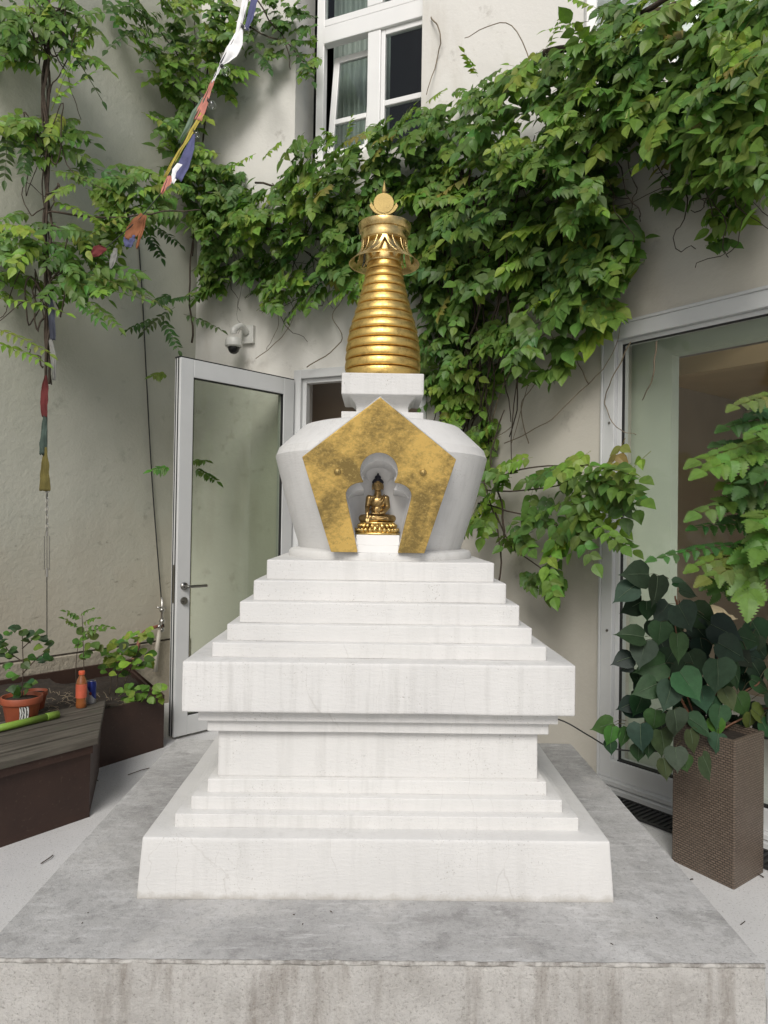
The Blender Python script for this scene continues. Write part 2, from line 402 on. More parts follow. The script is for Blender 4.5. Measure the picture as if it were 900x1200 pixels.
# upper window in its reveal
def bwp(s, z, o=0): return BWp + BWd*s + BWn*o + up*z
def bar(mb, s0, s1, z0, z1, o0, o1): mb.obox(bwp(s0, z0, o0), BWd*(s1-s0), BWn*(o1-o0), up*(z1-z0))
def bw_at(px, py, o): p = bw(px, py, o); return sB(p), p.z
wf = MB(); REC = -.15
s0 = bw_at(371, 60, REC)[0]; s1 = ws1 + .10
sm0, sm1 = bw_at(431, 60, REC)[0], bw_at(446, 60, REC)[0]
zt_lo = bw_at(433, 38, REC)[1]; zt_hi = bw_at(433, 18, REC)[1]
bar(wf, s0, s0+.07, wz0, wz1, REC-.06, REC)                        # left post
bar(wf, s1-.06, s1, wz0, wz1, REC-.06, REC)
bar(wf, s0+.07, s1-.06, wz1-.07, wz1, REC-.06, REC); bar(wf, s0+.07, s1-.06, wz0, wz0+.09, REC-.06, REC)
bar(wf, s0+.07, s1-.06, zt_lo, zt_hi, REC-.06, REC+.015)           # transom
bar(wf, s0+.07, s1-.06, zt_hi+.012, zt_hi+.07, REC-.05, REC+.002)  # top light bottom rail
bar(wf, sm0, sm1, wz0+.09, zt_lo, REC-.06, REC+.005)               # mullion
bar(wf, sm0-.01, sm1+.01, zt_hi+.07, wz1-.07, REC-.05, REC+.004)
# right fixed sash
zr_t = zt_lo; bar(wf, sm1, sm1+.035, wz0+.09, zr_t, REC-.05, REC-.01); bar(wf, sm1+.035, s1-.06, zr_t-.045, zr_t, REC-.05, REC-.01)
zmun = bw_at(470, 115, REC)[1]; bar(wf, sm1+.035, s1-.06, zmun-.022, zmun+.022, REC-.05, REC-.012)
wfo = wf.build('window', MT['wframe'], bb, bevel=.006)
p_ = MB(); bar(p_, sm1+.03, s1-.05, wz0+.08, zr_t-.03, REC-.034, REC-.028); bar(p_, s0+.06, s1-.05, zt_hi+.05, wz1-.05, REC-.034, REC-.028); p_.build('pane', MT['glass_dark'], wfo)
# tilted-in left sash
ts = MB(); tp = MB(); TL = R(7)
zb = wz0+.10; ztop = bw_at(405, 70, REC)[1] + .0
def tilt(s, z, o):
    dz = z - zb; return bwp(s, zb + dz*math.cos(TL), REC - .02 + o - dz*math.sin(TL))
def tbar(mb, a0, a1, z0, z1, o0=-.03, o1=.0):
    P0 = tilt(a0, z0, o0); mb.obox(P0, BWd*(a1-a0), tilt(a0, z0, o1)-P0, tilt(a0, z1, o0)-P0)
sa, sb_ = s0+.095, sm0-.004; ztop = zt_lo - .03
tbar(ts, sa, sa+.055, zb, ztop); tbar(ts, sb_-.03, sb_, zb, ztop); tbar(ts, sa+.055, sb_-.03, ztop-.055, ztop); tbar(ts, sa+.055, sb_-.03, zb, zb+.06)
zm2 = bw_at(408, 134, REC)[1]; tbar(ts, sa+.055, sb_-.03, zm2-.022, zm2+.022, -.03, .004)
tsx = ts.build('tilted_sash', MT['wframe'], wfo, bevel=.005)
tbar(tp, sa+.045, sb_-.02, zb+.05, ztop-.045, -.018, -.012); tp.build('pane', MT['glass_dark'], wfo)
# curtain with vertical folds behind the left sash and the top light, dark room behind
cu = MB(); n_ = 60; vs = []; fs = []
for i in range(n_+1):
    s = s0-.05 + (sm0-s0+.06)*i/n_; o = REC-.42 + .03*math.sin(i*1.15) + .015*math.sin(i*.47+1)
    vs += [bwp(s, wz0-.1, o), bwp(s, wz1+.1, o)]
for i in range(n_): fs.append((2*i, 2*i+2, 2*i+3, 2*i+1))
cu.add(vs, fs); cu.build('curtain', MT['curtain'], wfo, smooth=True)
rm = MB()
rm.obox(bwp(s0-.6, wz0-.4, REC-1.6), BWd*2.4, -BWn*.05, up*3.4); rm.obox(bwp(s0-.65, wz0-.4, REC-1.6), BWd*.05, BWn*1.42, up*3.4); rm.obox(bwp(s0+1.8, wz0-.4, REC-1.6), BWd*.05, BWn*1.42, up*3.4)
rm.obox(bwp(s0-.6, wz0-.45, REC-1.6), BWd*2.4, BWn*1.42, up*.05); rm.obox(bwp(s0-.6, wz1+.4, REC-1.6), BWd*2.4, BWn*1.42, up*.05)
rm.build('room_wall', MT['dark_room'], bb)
# second upper window, mostly hidden by leaves
w2 = MB(); bar(w2, w2s, w2s+.07, 4.5, 6.7, -.2, -.13); bar(w2, w2s+.5, w2s+.58, 4.5, 6.7, -.2, -.13); bar(w2, w2s+.07, w2s+.5, 5.45, 5.55, -.2, -.13); bar(w2, w2s+1.03, w2s+1.1, 4.5, 6.7, -.2, -.13)
w2o = w2.build('window', MT['wframe'], bb, bevel=.005)
w2p = MB(); bar(w2p, w2s+.04, w2s+1.06, 4.5, 6.7, -.172, -.165); w2p.build('pane', MT['glass_dark'], w2o)
w2r = MB(); bar(w2r, w2s-.1, w2s+1.2, 4.4, 6.8, -.45, -.43); w2r.build('blind', MT['f_white'], w2o)

# door opening: frame, roofless lobby with back wall set close to catch daylight
df = MB(); dz = DOORH
bar(df, ds0, ds0+.065, 0, dz, -.10, .012); bar(df, ds1-.065, ds1, 0, dz, -.10, .012); bar(df, ds0+.065, ds1-.065, dz-.07, dz, -.10, .012)
bar(df, ds0+.065, ds0+.10, 0, dz-.07, -.08, -.02); bar(df, ds0+.10, ds1-.065, dz-.105, dz-.07, -.08, -.02)
df.build('door_frame', MT['frame'], bb, bevel=.004)
lb = MB(); lb.obox(bwp(ds0-.4, 0, -.75), BWd*2.2, -BWn*.05, up*3.0); lb.obox(bwp(ds0-.45, 0, -.75), BWd*.05, BWn*.44, up*3.0); lb.obox(bwp(ds1+.8, 0, -.75), BWd*.05, BWn*.44, up*3.0)
lb.build('lobby_wall', MT['taupe'], bb)
# open door leaf
HP = V((-.655, 5.60, 0)); DP = V((-1.345, 4.855, 0)); du = (HP-DP).normalized(); dl = (HP-DP).length; dn = V((du.y, -du.x, 0)); DH = 2.614
def dbox(mb, a, b, z0, z1, t0=0, t1=-.072): mb.obox(DP + du*a + dn*t1 + up*z0, du*(b-a), dn*(t0-t1), up*(z1-z0))
dm = MB(); dbox(dm, 0, .105, .02, DH); dbox(dm, dl-.105, dl, .02, DH); dbox(dm, .105, dl-.105, DH-.125, DH); dbox(dm, .105, dl-.105, .02, .15)
door = dm.build('door', MT['frame'], bb, bevel=.004)
m = MB(); dbox(m, .09, dl-.09, .13, DH-.11, -.03, -.042); m.build('pane', MT['glass'], door)
m = MB(); dbox(m, .105, .111, .15, DH-.125, -.006, -.03); dbox(m, dl-.111, dl-.105, .15, DH-.125, -.006, -.03); dbox(m, .111, dl-.111, DH-.131, DH-.125, -.006, -.03); dbox(m, .111, dl-.111, .15, .156, -.006, -.03)
dbox(m, -.003, 0, .02, DH, -.02, -.03); dbox(m, -.003, 0, .02, DH, -.05, -.058); dbox(m, -.003, dl, DH, DH+.008, -.002, -.07)
m.build('gasket', MT['gasket'], door)
m = MB(); hp = DP + du*.055 + up*1.045
m.tube([hp + dn*.001, hp + dn*.012], .026, 20); m.tube(smooth_path([hp + dn*.012, hp + dn*.05, hp + dn*.06 + du*.02, hp + dn*.06 + du*.145]), .010, 12)
m.build('handle', MT['steel'], door, smooth=True)
m = MB(); hp2 = hp - up*.10; m.tube([hp2 + dn*.001, hp2 + dn*.012], .026, 20); m.tube([hp2 + dn*.012, hp2 + dn*.03], .012, 12); m.build('lock', MT['steel'], door)
m = MB(); m.obox(DP - du*.0035 + dn*-.047 + up*.93, du*.003, dn*.022, up*.26); m.build('lock_plate', MT['steel'], door)

# right-hand extension with the big shop-front window
LEDGE = 3.72
ex = thing('building', 'low beige extension on the right with a large aluminium framed window', 'building', RWp)
sC = sR(C_BR); ws, we, wzb, wzt = 0.0, 2.3, .0, 2.66
def rwp(s, z, o=0): return RWp + RWd*s + RWn*o + up*z
m = MB(); wall_with_holes(m, RWp, RWd, RWn, sC-.0, 4.2, 0, LEDGE, [(ws, we, wzb-.01, wzt)], .28)
m.build('wall', MT['wall_right'], ex)
m = MB(); m.obox(rwp(sC, LEDGE, .07), RWd*(4.2-sC), -RWn*.40, up*.07); m.build('ledge', MT['wall_back'], ex, bevel=.006)
def rbar(mb, s0, s1, z0, z1, o0, o1): mb.obox(rwp(s0, z0, o0), RWd*(s1-s0), RWn*(o1-o0), up*(z1-z0))
m = MB()
rbar(m, ws, ws+.075, .06, wzt, -.09, .01); rbar(m, we-.075, we, .06, wzt, -.09, .01); rbar(m, ws+.075, we-.075, wzt-.085, wzt, -.09, .01); rbar(m, ws+.075, we-.075, .06, .165, -.09, .01)
rbar(m, ws+.075, ws+.105, .165, wzt-.085, -.09, -.02); rbar(m, ws+.105, we-.075, wzt-.11, wzt-.085, -.09, -.02)
rbar(m, ws-.015, ws, 0, wzt+.015, -.05, .016); rbar(m, ws, we, wzt, wzt+.018, -.05, .018)
so = m.build('shop_window', MT['frame'], ex, bevel=.004)
m = MB(); rbar(m, ws+.09, we-.06, .15, wzt-.095, -.058, -.046); m.build('pane', MT['shopglass'], so)
m = MB(); rbar(m, ws+.105, ws+.111, .165, wzt-.11, -.044, -.024); rbar(m, ws+.111, we-.075, .165, .171, -.044, -.004); rbar(m, ws+.111, we-.075, wzt-.116, wzt-.11, -.044, -.024); m.build('gasket', MT['gasket'], so)
m = MB(); rbar(m, ws, we, .035, .06, -.06, .05); rbar(m, ws, we, .0, .03, -.06, .075); m.build('sill', MT['frame'], so, bevel=.003)
# screw heads on post
for zz in (.9, 2.1): m = MB(); m.tube([rwp(.045, zz, .0102), rwp(.045, zz, .0125)], .008, 10); m.build('screw', MT['steel'], so)
# interior: pale inner wall with an opening, brown room, warm ceiling
q = hit(785, 660, RWp - RWn*.30, RWn); si = sR(q); zi = hit(785, 416, RWp - RWn*.30, RWn).z
m = MB(); rbar(m, -.3, si, 0, 2.9, -.38, -.30); rbar(m, si, 3.4, zi, 2.9, -.38, -.30); rbar(m, -.35, -.3, 0, 2.9, -.38, -.285); rbar(m, -.3, 3.4, 2.9, 2.95, -.38, -.285); m.build('inner_wall', MT['sage'], ex)
m = MB(); rbar(m, -.6, 4.2, 0, 3.4, -3.05, -3.0); rbar(m, -.65, -.6, 0, 3.4, -3.0, -.5); m.build('room_wall', MT['taupe'], ex)
m = MB(); rbar(m, -.6, 4.2, 2.64, 2.68, -3.0, -1.2); rbar(m, -.6, 4.2, 2.56, 2.68, -1.2, -1.1)
q = hit(840, 425, RWp - RWn*2.0, RWn); m.obox(rwp(sR(q)-.05, 2.56, -2.98), RWd*.09 - RWn*0 + RWd*0, RWn*1.75 + RWd*.9, up*.078)
m.build('ceiling', MT['ceil'], ex)
m = MB(); rbar(m, -.59, 4.19, 2.50, 2.56, -3.0, -2.96); m.build('wall_rail', MT['tan'], ex, bevel=.004)

# interior counter and paper bag
ct = thing('counter', 'pale birch counter inside the shop window', 'counter', rwp(1.2, 0, -1.1))
m = MB(); rbar(m, .75, 3.6, .86, .90, -1.5, -.75); m.build('worktop', MT['tan'], ct, bevel=.004)
m = MB(); rbar(m, .8, 3.55, .0, .86, -1.45, -.82); m.build('cabinet', MT['sage'], ct)
pb_c = hit(826, 712, RWp - RWn*1.05, RWn)
pb = MB(); vs = []; fs = []; nx, ny = 14, 8
for i in range(nx+1):
    for j in range(ny+1):
        u = i/nx*2-1; v = j/ny*2-1
        h = .075*(1-u**4)*(1-abs(v)**3) * (1+.35*noise.noise(V((u*2.5, v*2.5, 3)))) + .012*noise.noise(V((u*9, v*9, 1)))
        vs.append(rwp(sR(pb_c) + u*.17, .904 + max(0, h), -1.05 + v*.11))
for i in range(nx):
    for j in range(ny): a = i*(ny+1)+j; fs.append((a, a+ny+1, a+ny+2, a+1))
pb.add(vs, fs); tag(pb.build('paper_bag', MT['paper']), 'crumpled brown paper bag lying on the counter behind the glass', 'paper bag')

# floor grate along the window
gr = thing('floor_grate', 'dark slotted floor grate along the foot of the large window', 'grate', rwp(1, 0, .2))
m = MB(); rbar(m, 0, 2.4, .001, .006, .11, .27); m.build('tray', MT['gasket'], gr)
m = MB()
for i in range(80): rbar(m, i*.03, i*.03+.014, .008, .014, .115, .265)
rbar(m, 0, 2.4, .006, .016, .10, .114); rbar(m, 0, 2.4, .006, .016, .266, .28); m.build('grille', MT['grate'], gr)

# ------------------------------------------------------------------ concrete platform
PX0, PX1, PY0, PY1, PZ = -1.030, 1.053, 1.886, 3.755, .35
pl = thing('concrete_platform', 'low weathered grey concrete platform under the white stupa', 'platform', (.01, 2.82, 0))
bm = bmesh.new(); NX, NY = 120, 40
grid = [[bm.verts.new((PX0 + (PX1-PX0)*i/NX, PY0 + (PY1-PY0)*j/NY, PZ)) for j in range(NY+1)] for i in range(NX+1)]
for i in range(NX):
    for j in range(NY): bm.faces.new((grid[i][j], grid[i+1][j], grid[i+1][j+1], grid[i][j+1]))
for i in range(NX+1):
    for j in range(NY+1):
        v = grid[i][j]; v.co.z += .0025*noise.noise(v.co*3.0)
    for j in (0,):
        v = grid[i][0]; v.co.z -= .004 + .004*abs(noise.noise(V((v.co.x*22, 1, 0)))); v.co.y += .003*noise.noise(V((v.co.x*17, 5, 2)))
for j in range(NY+1):
    for i, s in ((0, 1), (NX, -1)):
        v = grid[i][j]; v.co.z -= .004*abs(noise.noise(V((v.co.y*22, i, 0)))); v.co.x += s*(.003+.004*noise.noise(V((v.co.y*15, 5, i))))
from_bm('top_slab', bm, MT['ctop'], pl, True)
m = MB(); NX2, NZ2 = 160, 16
def side(pa, pb_, nrm):
    vs = []; fs = []
    for i in range(NX2+1):
        for j in range(NZ2+1):
            p = V(pa).lerp(V(pb_), i/NX2); z = (PZ-.006)*j/NZ2
            q = p + up*z; q += V(nrm)*(.006*noise.noise(q*9) + .003*noise.noise(q*31) - (.004 if j == NZ2 else -.004)); vs.append(q)
    for i in range(NX2):
        for j in range(NZ2): a = i*(NZ2+1)+j; fs.append((a, a+NZ2+1, a+NZ2+2, a+1))
    m.add(vs, fs)
side((PX0, PY0, 0), (PX1, PY0, 0), (0, -1, 0)); side((PX1, PY0, 0), (PX1, PY1, 0), (1, 0, 0)); side((PX1, PY1, 0), (PX0, PY1, 0), (0, 1, 0)); side((PX0, PY1, 0), (PX0, PY0, 0), (-1, 0, 0))
m.build('rough_side', MT['cface'], pl, True)
# chipped, pale arris along the front edge
k = NT('chipped_pale_arris'); cfac = k.ramp(k.noise(28, 6, .7), .42, .6)
MT['arris'] = k.fin(k.mix(cfac, (.50, .485, .455), (.24, .225, .205)), .9, 0, k.bump(k.noise(60, 6, .7), .7, .008))
m = MB(); pts = []; rr = []
for i in range(241):
    x = PX0 + (PX1-PX0)*i/240; pts.append(V((x, PY0+.0045+.0015*noise.noise(V((x*14, 0, 0))), PZ-.0065+.002*noise.noise(V((x*18, 3, 0)))))); rr.append(.0060+.0020*noise.noise(V((x*25, 0, 7))))
m.tube(pts, rr, 6); m.build('front_arris', MT['arris'], pl, True)

# ------------------------------------------------------------------ stupa
SX, SY = .021, 2.917
st = thing('stupa', 'white stepped stupa with a gold pentagon niche and gilded ringed spire', 'stupa', (SX, SY, PZ))
def tier(name, h0, z0, h1, z1, mat='white', seed=0, jit=.0016, bev=.005):
    bm = bmesh.new(); n = 14
    bmesh.ops.create_cube(bm, size=2); bmesh.ops.subdivide_edges(bm, edges=bm.edges[:], cuts=n, use_grid_fill=True)
    for v in bm.verts:
        t = (v.co.z+1)/2; h = h0 + (h1-h0)*t
        p = V((SX + v.co.x*h, SY + v.co.y*h, z0 + (z1-z0)*t))
        q = p*4 + V((seed*3.1, 0, 0))
        p += V((noise.noise(q), noise.noise(q+V((9, 0, 0))), .7*noise.noise(q+V((0, 9, 0)))))*jit*1.4
        v.co = p
    return from_bm(name, bm, MT[mat], st, True, bev)
tier('base_plinth', .7306, PZ-.004, .7197, .531, 'white', 1)
tier('step', .643, .529, .643, .5716, 'white', 2); tier('step', .6018, .570, .6018, .6115, 'white', 3); tier('step', .5619, .610, .5600, .6545, 'white', 4)
tier('body', .5347, .652, .5347, .813, 'white', 5)
tier('cornice', .5636, .811, .5636, .8530, 'white', 6); tier('cornice', .5884, .8515, .5884, .893, 'white', 7)
tier('top_slab', .6317, .8905, .6317, 1.0535, 'white_stained', 8)
tier('throne_step', .5544, 1.052, .5544, 1.1005, 'white', 9); tier('throne_step', .5153, 1.099, .5153, 1.1565, 'white', 10)
tier('throne_step', .4800, 1.155, .4800, 1.2285, 'white', 11); tier('throne_step', .4400, 1.227, .4400, 1.299, 'white', 12); tier('throne_step', .4020, 1.2975, .4020, 1.368, 'white', 13)
C0 = (SX, SY, 0)
m = MB(); m.lathe([(.37, 1.362), (.372, 1.385), (.366, 1.397), (.34, 1.403), (.2, 1.404)], C0, 96); m.build('lotus_disc', MT['white'], st, True, .003)

# bulb (vase) with the niche cut out of it
prof = [(.325, 1.398), (.334, 1.42), (.362, 1.51), (.388, 1.60), (.411, 1.69), (.4285, 1.758), (.4295, 1.766), (.4265, 1.771), (.417, 1.797), (.321, 1.887), (.314, 1.891), (.285, 1.899), (.15, 1.904)]
bulb_m = MB(); bulb_m.lathe(prof, C0, 128)
# niche panel plane: tilted outwards
PB = V((SX, 2.545, 1.400)); TT = R(13.0)
pvv = V((0, -math.sin(TT), math.cos(TT))); pn = V((0, -math.cos(TT), -math.sin(TT)))     # up-the-panel, outward normal
def pan(px, py):
    p = hit(px, py, PB, pn); return (p.x - SX, (p - PB).dot(pvv))
def Z5(x, y): return (300 + x/3, 400 + y/3)
def PP(uv, d): return PB + V((uv[0], 0, 0)) + pvv*uv[1] + pn*d
def arc(c, r, a0, a1, n, ry=None):
    return [(c[0] + r*math.cos(R(a0 + (a1-a0)*i/n)), c[1] + (ry or r)*math.sin(R(a0 + (a1-a0)*i/n))) for i in range(n+1)]
apex = pan(445, 465.5); pr_ = pan(534.3, 537.3); pl_ = pan(354.3, 536); bl = pan(390.5, 645); br_ = pan(499.5, 647)
u0 = (pr_[0]+pl_[0])/2
def sym(p): return (2*u0 - p[0], p[1])
hw = (pr_[0]-pl_[0])/2; vw = (pr_[1]+pl_[1])/2; hb = (br_[0]-bl[0])/2
# trefoil opening half outline (right side) from the measured picture, mirrored
cx_, cyc = u0, pan(*Z5(433, 456))[1]; rc = (pan(*Z5(499, 455))[0]-pan(*Z5(367, 455))[0])/2
vn = pan(*Z5(433, 493))[1]; vs_ = pan(*Z5(433, 540))[1]; hs = (pan(*Z5(550, 545))[0]-pan(*Z5(320, 545))[0])/2; hbo = (pan(*Z5(503, 735))[0]-pan(*Z5(362, 735))[0])/2
ang = math.degrees(math.asin(max(-1, min(1, (vn-cyc)/rc))))
right_half = [(hbo, 0.0), (hbo + (hs-hbo)*.5, vs_*.5), (hs*.985, vs_*.93)] + [(hs, vs_)]
xn = rc*math.cos(R(ang))
for i in range(1, 9):
    t = i/8*math.pi/2; right_half.append((hs - (hs-xn-.003)*(1-math.cos(t)), vs_ + (vn-.003-vs_)*math.sin(t)))
right_half += [(rc*math.cos(R(ang + (90-ang)*i/12)), cyc + rc*math.sin(R(ang + (90-ang)*i/12))) for i in range(0, 13)]
opening = [(u0 + x, y) for x, y in right_half] + [(u0 - x, y) for x, y in reversed(right_half[:-1])]
outline = [(u0, apex[1]), (u0-hw, vw), (u0-hb, 0)] + [opening[-1]] + opening[::-1][1:] + [(u0+hb, 0), (u0+hw, vw)]
# white block behind the gold face, reaching into the bulb
blk = MB(); blk.prism([PP(p, -.004) for p in outline], -pn*.075)
inner = [(u0 + (x-u0)*.985, y) for x, y in outline]
blk.build('niche_block', MT['white'], st, False, .002)
gp = MB(); gp.prism([PP(p, .010) for p in outline], -pn*.0135); gpo = gp.build('niche_panel', MT['gold'], st, False, .003)
for x, y in ((287, 457), (587, 460)):
    uv = pan(*Z5(x, y)); c = PP(uv, .010); m = MB(); rot = pn.to_track_quat('Z', 'Y').to_matrix()
    m.ball(c, (.0125, .0125, .010), 16, 10, rot); m.ball(c + pn*.009, (.0055, .0055, .006), 12, 8, rot); m.build('boss', MT['bright_gold'], gpo, True)
# cutter for the bulb
cut = MB(); cut.prism([PP((u0 + (x-u0)*1.0, y if y > 0 else -.03), .06) for x, y in opening], V((0, .335, -.04)))
co_ = cut.build('cutter', MT['niche'])
bo = bulb_m.build('bulb', [MT['white'], MT['niche']], st, True)
md = bo.modifiers.new('cut', 'BOOLEAN'); md.object = co_; md.operation = 'DIFFERENCE'; md.solver = 'EXACT'
apply_mods(bo)
bpy.data.objects.remove(co_)
for p in bo.data.polygons: p.use_smooth = True
bo.data.set_sharp_from_angle(angle=R(17))
# rounded lining of the niche: side walls blend into a curved back
ln = MB(); ring = []
DEP = .15; ns = 9
loops = []
for i in range(ns+1):
    t = i/ns; d = -.072 - (DEP-.072)*math.sin(t*math.pi/2); sc_ = 1.0 - .45*(1-math.cos(t*math.pi/2))
    cy = .18
    loops.append([PP((u0 + (x-u0)*sc_, (cy + (y-cy)*sc_) if y > .0 else (cy+(y-cy)*sc_ if i > 20 else 0.0)), d) for x, y in opening])
n = len(opening); vs = [p for L in loops for p in L]; fs = []
for i in range(ns):
    for j in range(n-1): fs.append((i*n+j, i*n+j+1, (i+1)*n+j+1, (i+1)*n+j))
fs.append([ns*n+j for j in range(n)])
ln.add(vs, fs); ln.build('niche_lining', MT['niche'], st, True)
# small white plinth steps inside the niche
pb1 = PP((u0, 0), 0)
zs_top = hit(447, 627, V((0, 2.565, 0)), V((0, 1, 0))).z
m = MB(); m.box((SX+u0-.0745, 2.556, 1.396), (SX+u0+.0745, 2.72, 1.396+(zs_top-1.396)*.42)); m.box((SX+u0-.078, 2.560, 1.396+(zs_top-1.396)*.42), (SX+u0+.078, 2.72, zs_top))
m.build('niche_step', MT['niche'], st, False, .002)
# neck and harmika block
tier('neck_base', .1599, 1.898, .1599, 1.936, 'white', 14, .0008, .003)
bm = bmesh.new(); pr2 = [(.104, 1.934), (.103, 1.962), (.108, 1.978), (.120, 1.992), (.136, 2.004)]; n4 = [(-1, -1), (1, -1), (1, 1), (-1, 1)]
rows = [[bm.verts.new((SX+sx*h, SY+sy*h, z)) for sx, sy in n4] for h, z in pr2]
for i in range(len(rows)-1):
    for j in range(4): bm.faces.new((rows[i][j], rows[i][(j+1) % 4], rows[i+1][(j+1) % 4], rows[i+1][j]))
bm.faces.new(rows[0][::-1]); bm.faces.new(rows[-1]); from_bm('neck', bm, MT['white'], st, False, .002)
tier('harmika', .1607, 2.002, .1607, 2.0876, 'white', 15, .0008, .005)
# spire of thirteen rings
prz = [(.153, 2.085), (.1555, 2.122), (.1535, 2.18), (.151, 2.2206), (.1395, 2.2937), (.1175, 2.3667), (.0970, 2.4398), (.0800, 2.5128), (.0712, 2.5567), (.069, 2.578)]
def spr(z):
    for (r0, z0), (r1, z1) in zip(prz, prz[1:]):
        if z <= z1: return r0 + (r1-r0)*max(0, (z-z0)/(z1-z0))
    return prz[-1][0]
m = MB(); m.lathe([(spr(z)*.905, z) for z in [2.086 + i*(2.575-2.086)/20 for i in range(21)]], C0, 64); sp = m.build('spire', MT['groove'], st, True)
edges = [2.086 + (2.573-2.086)*(1-(1-i/13)**1.04) for i in range(14)]
for i in range(13):
    z0, z1 = edges[i], edges[i+1]; dz_ = z1-z0; m = MB()
    zz = lambda t: z0 + dz_*t
    r0, r1 = spr(zz(.2)), spr(zz(.85))
    m.lathe([(r0*.90, zz(.03)), (r0*.975, zz(.055)), (r0*1.0, zz(.13)), (r0*1.008, zz(.30)), (r0*.45+r1*.558, zz(.58)), (r1*1.0, zz(.80)), (r1*.98, zz(.92)), (r1*.90, zz(.97))], C0, 64, False)
    m.build('spire_ring', MT['ring'], sp, True)
# drum below canopy, openwork skirt, crown bands, crescent, sun disc, flame
m = MB(); m.lathe([(.073, 2.570), (.077, 2.574), (.078, 2.60), (.077, 2.665)], C0, 64); m.build('collar', MT['brass'], st, True, .001)
def sk_r(t): return .092 + .010*t + .044*t**2.6
def sk_z(t): return 2.664 - .094*t
NTH, NTT = 256, 40; bm = bmesh.new(); gridv = {}
def gv(i, j):
    i %= NTH
    if (i, j) not in gridv:
        a = 2*math.pi*i/NTH - math.pi/2; t = j/NTT; gridv[i, j] = bm.verts.new((SX + sk_r(t)*math.cos(a), SY + sk_r(t)*math.sin(a), sk_z(t)))
    return gridv[i, j]
for i in range(NTH):
    for j in range(NTT):
        t = (j+.5)/NTT; a = ((i+.5)/NTH*4) % 1.0; x = a if a < .5 else 1-a       # distance from the scallop point, 0..0.5
        keep = t > .80 or t < .05
        c1 = .02 + .43*t**1.35; keep |= abs(x-c1) < .045 + .055*t                    # curved bands sweeping from each point to the rim
        c3 = .22 + .27*t**1.5; keep |= abs(x-c3) < .022 + .022*t; keep |= x > .488
        if keep: bm.faces.new((gv(i, j), gv(i, j+1), gv(i+1, j+1), gv(i+1, j)))
sk = from_bm('openwork_skirt', bm, MT['brass'], st, True); so_ = sk.modifiers.new('thick', 'SOLIDIFY'); so_.thickness = .0022
m = MB(); m.lathe([(.088, 2.662), (.0965, 2.663), (.0975, 2.68), (.097, 2.698), (.104, 2.700), (.106, 2.712), (.1095, 2.727), (.108, 2.731), (.103, 2.732), (.101, 2.727), (.05, 2.727)], C0, 96)
m.build('crown_band', MT['brass'], st, True, .0008)
m = MB(); c = V((SX-.006, SY, 2.822)); o_ = arc((0, .018), .064, 180+22, 360-22, 24); i_ = arc((0, .026), .0535, 360-18, 180+18, 24)
m.prism([V((c.x+x, SY-.006, c.z-.004+y)) for x, y in o_+i_], V((0, .012, 0))); m.build('crescent_moon', MT['bright_gold'], st, False, .001)
m = MB(); m.prism([V((SX-.006+x, SY-.008, 2.822+y)) for x, y in arc((0, 0), .0425, 0, 352, 44)], V((0, .016, 0))); m.build('sun_disc', MT['bright_gold'], st, False, .002)
m = MB(); m.lathe([(.004, 2.860), (.0085, 2.868), (.0098, 2.876), (.0075, 2.888), (.004, 2.903), (.0008, 2.920)], (SX-.005, SY, 0), 20); m.build('flame_finial', MT['bright_gold'], st, True)
m = MB(); m.tube([(SX-.006, SY, 2.726), (SX-.006, SY, 2.775)], .012, 16); m.build('finial_base', MT['bright_gold'], st)

# ------------------------------------------------------------------ seated statue in the niche
BX = SX+u0-.003; BY = 2.618; BZ0 = zs_top
S = .001*1.03
bd = thing('buddha_statue', 'small gilt bronze seated Buddha statue inside the white niche', 'statue', (BX, BY, BZ0))
LH = 46*S   # lotus pedestal height
def bp(x, y, z): return V((BX + x*S, BY + y*S, BZ0 + LH + z*S))
def cap(mb, pts, rad, n=14):
    for p, r in zip(pts, rad): mb.ball(bp(*p), r*S, n, 10)
    for (p, q), (r, t) in zip(zip(pts, pts[1:]), zip(rad, rad[1:])): mb.tube([bp(*p), bp(*q)], [r*S, t*S], n)
m = MB()
m.ball(bp(0, 2, 17), (V((35, 25, 19))*S)); m.ball(bp(0, 3, 42), V((24, 16.5, 22))*S); m.ball(bp(0, 2, 70), V((29, 18, 25))*S); m.ball(bp(0, 4, 84), V((35, 14, 13))*S)
cap(m, [(0, 3, 92), (0, 1, 108)], [14, 11.5])
def hd3(x, y, z): return bp(x*1.2, y*1.2, 108 + (z-102)*1.13)
HS = S*1.2
m.ball(hd3(0, -1, 122), V((15, 16.5, 20))*HS); m.ball(hd3(0, -4, 113), V((12.5, 12, 11))*HS)          # skull and jaw
m.tube([hd3(0, -17.5, 127), hd3(0, -20, 119), hd3(0, -17, 117)], [1.6*HS, 2.8*HS, 1.5*HS], 8)        # nose
for sx in (-1, 1):
    m.ball(hd3(sx*5.8, -16.4, 125), V((3.4, 1.6, 1.5))*HS, 10, 6)                                   # eyelids
    m.tube([hd3(sx*2.5, -17.6, 128.5), hd3(sx*6, -17, 130), hd3(sx*10, -14.5, 128)], .9*HS, 6)        # brows
    m.ball(hd3(sx*15.5, 1, 117), V((2.4, 4, 11))*HS, 10, 8)                                         # long ears
m.tube([hd3(-4, -16.0, 112.2), hd3(0, -17.1, 111.6), hd3(4, -16.0, 112.2)], [1*HS, 1.7*HS, 1*HS], 8) # mouth
# arms
cap(m, [(30, 3, 84), (36, 4, 54), (22, -20, 33), (12, -25, 30)], [12.5, 9.5, 7, 5.2])
cap(m, [(-30, 3, 84), (-36, -2, 54), (-36, -28, 30), (-35.5, -33, 23)], [12.5, 9.5, 6.8, 5])
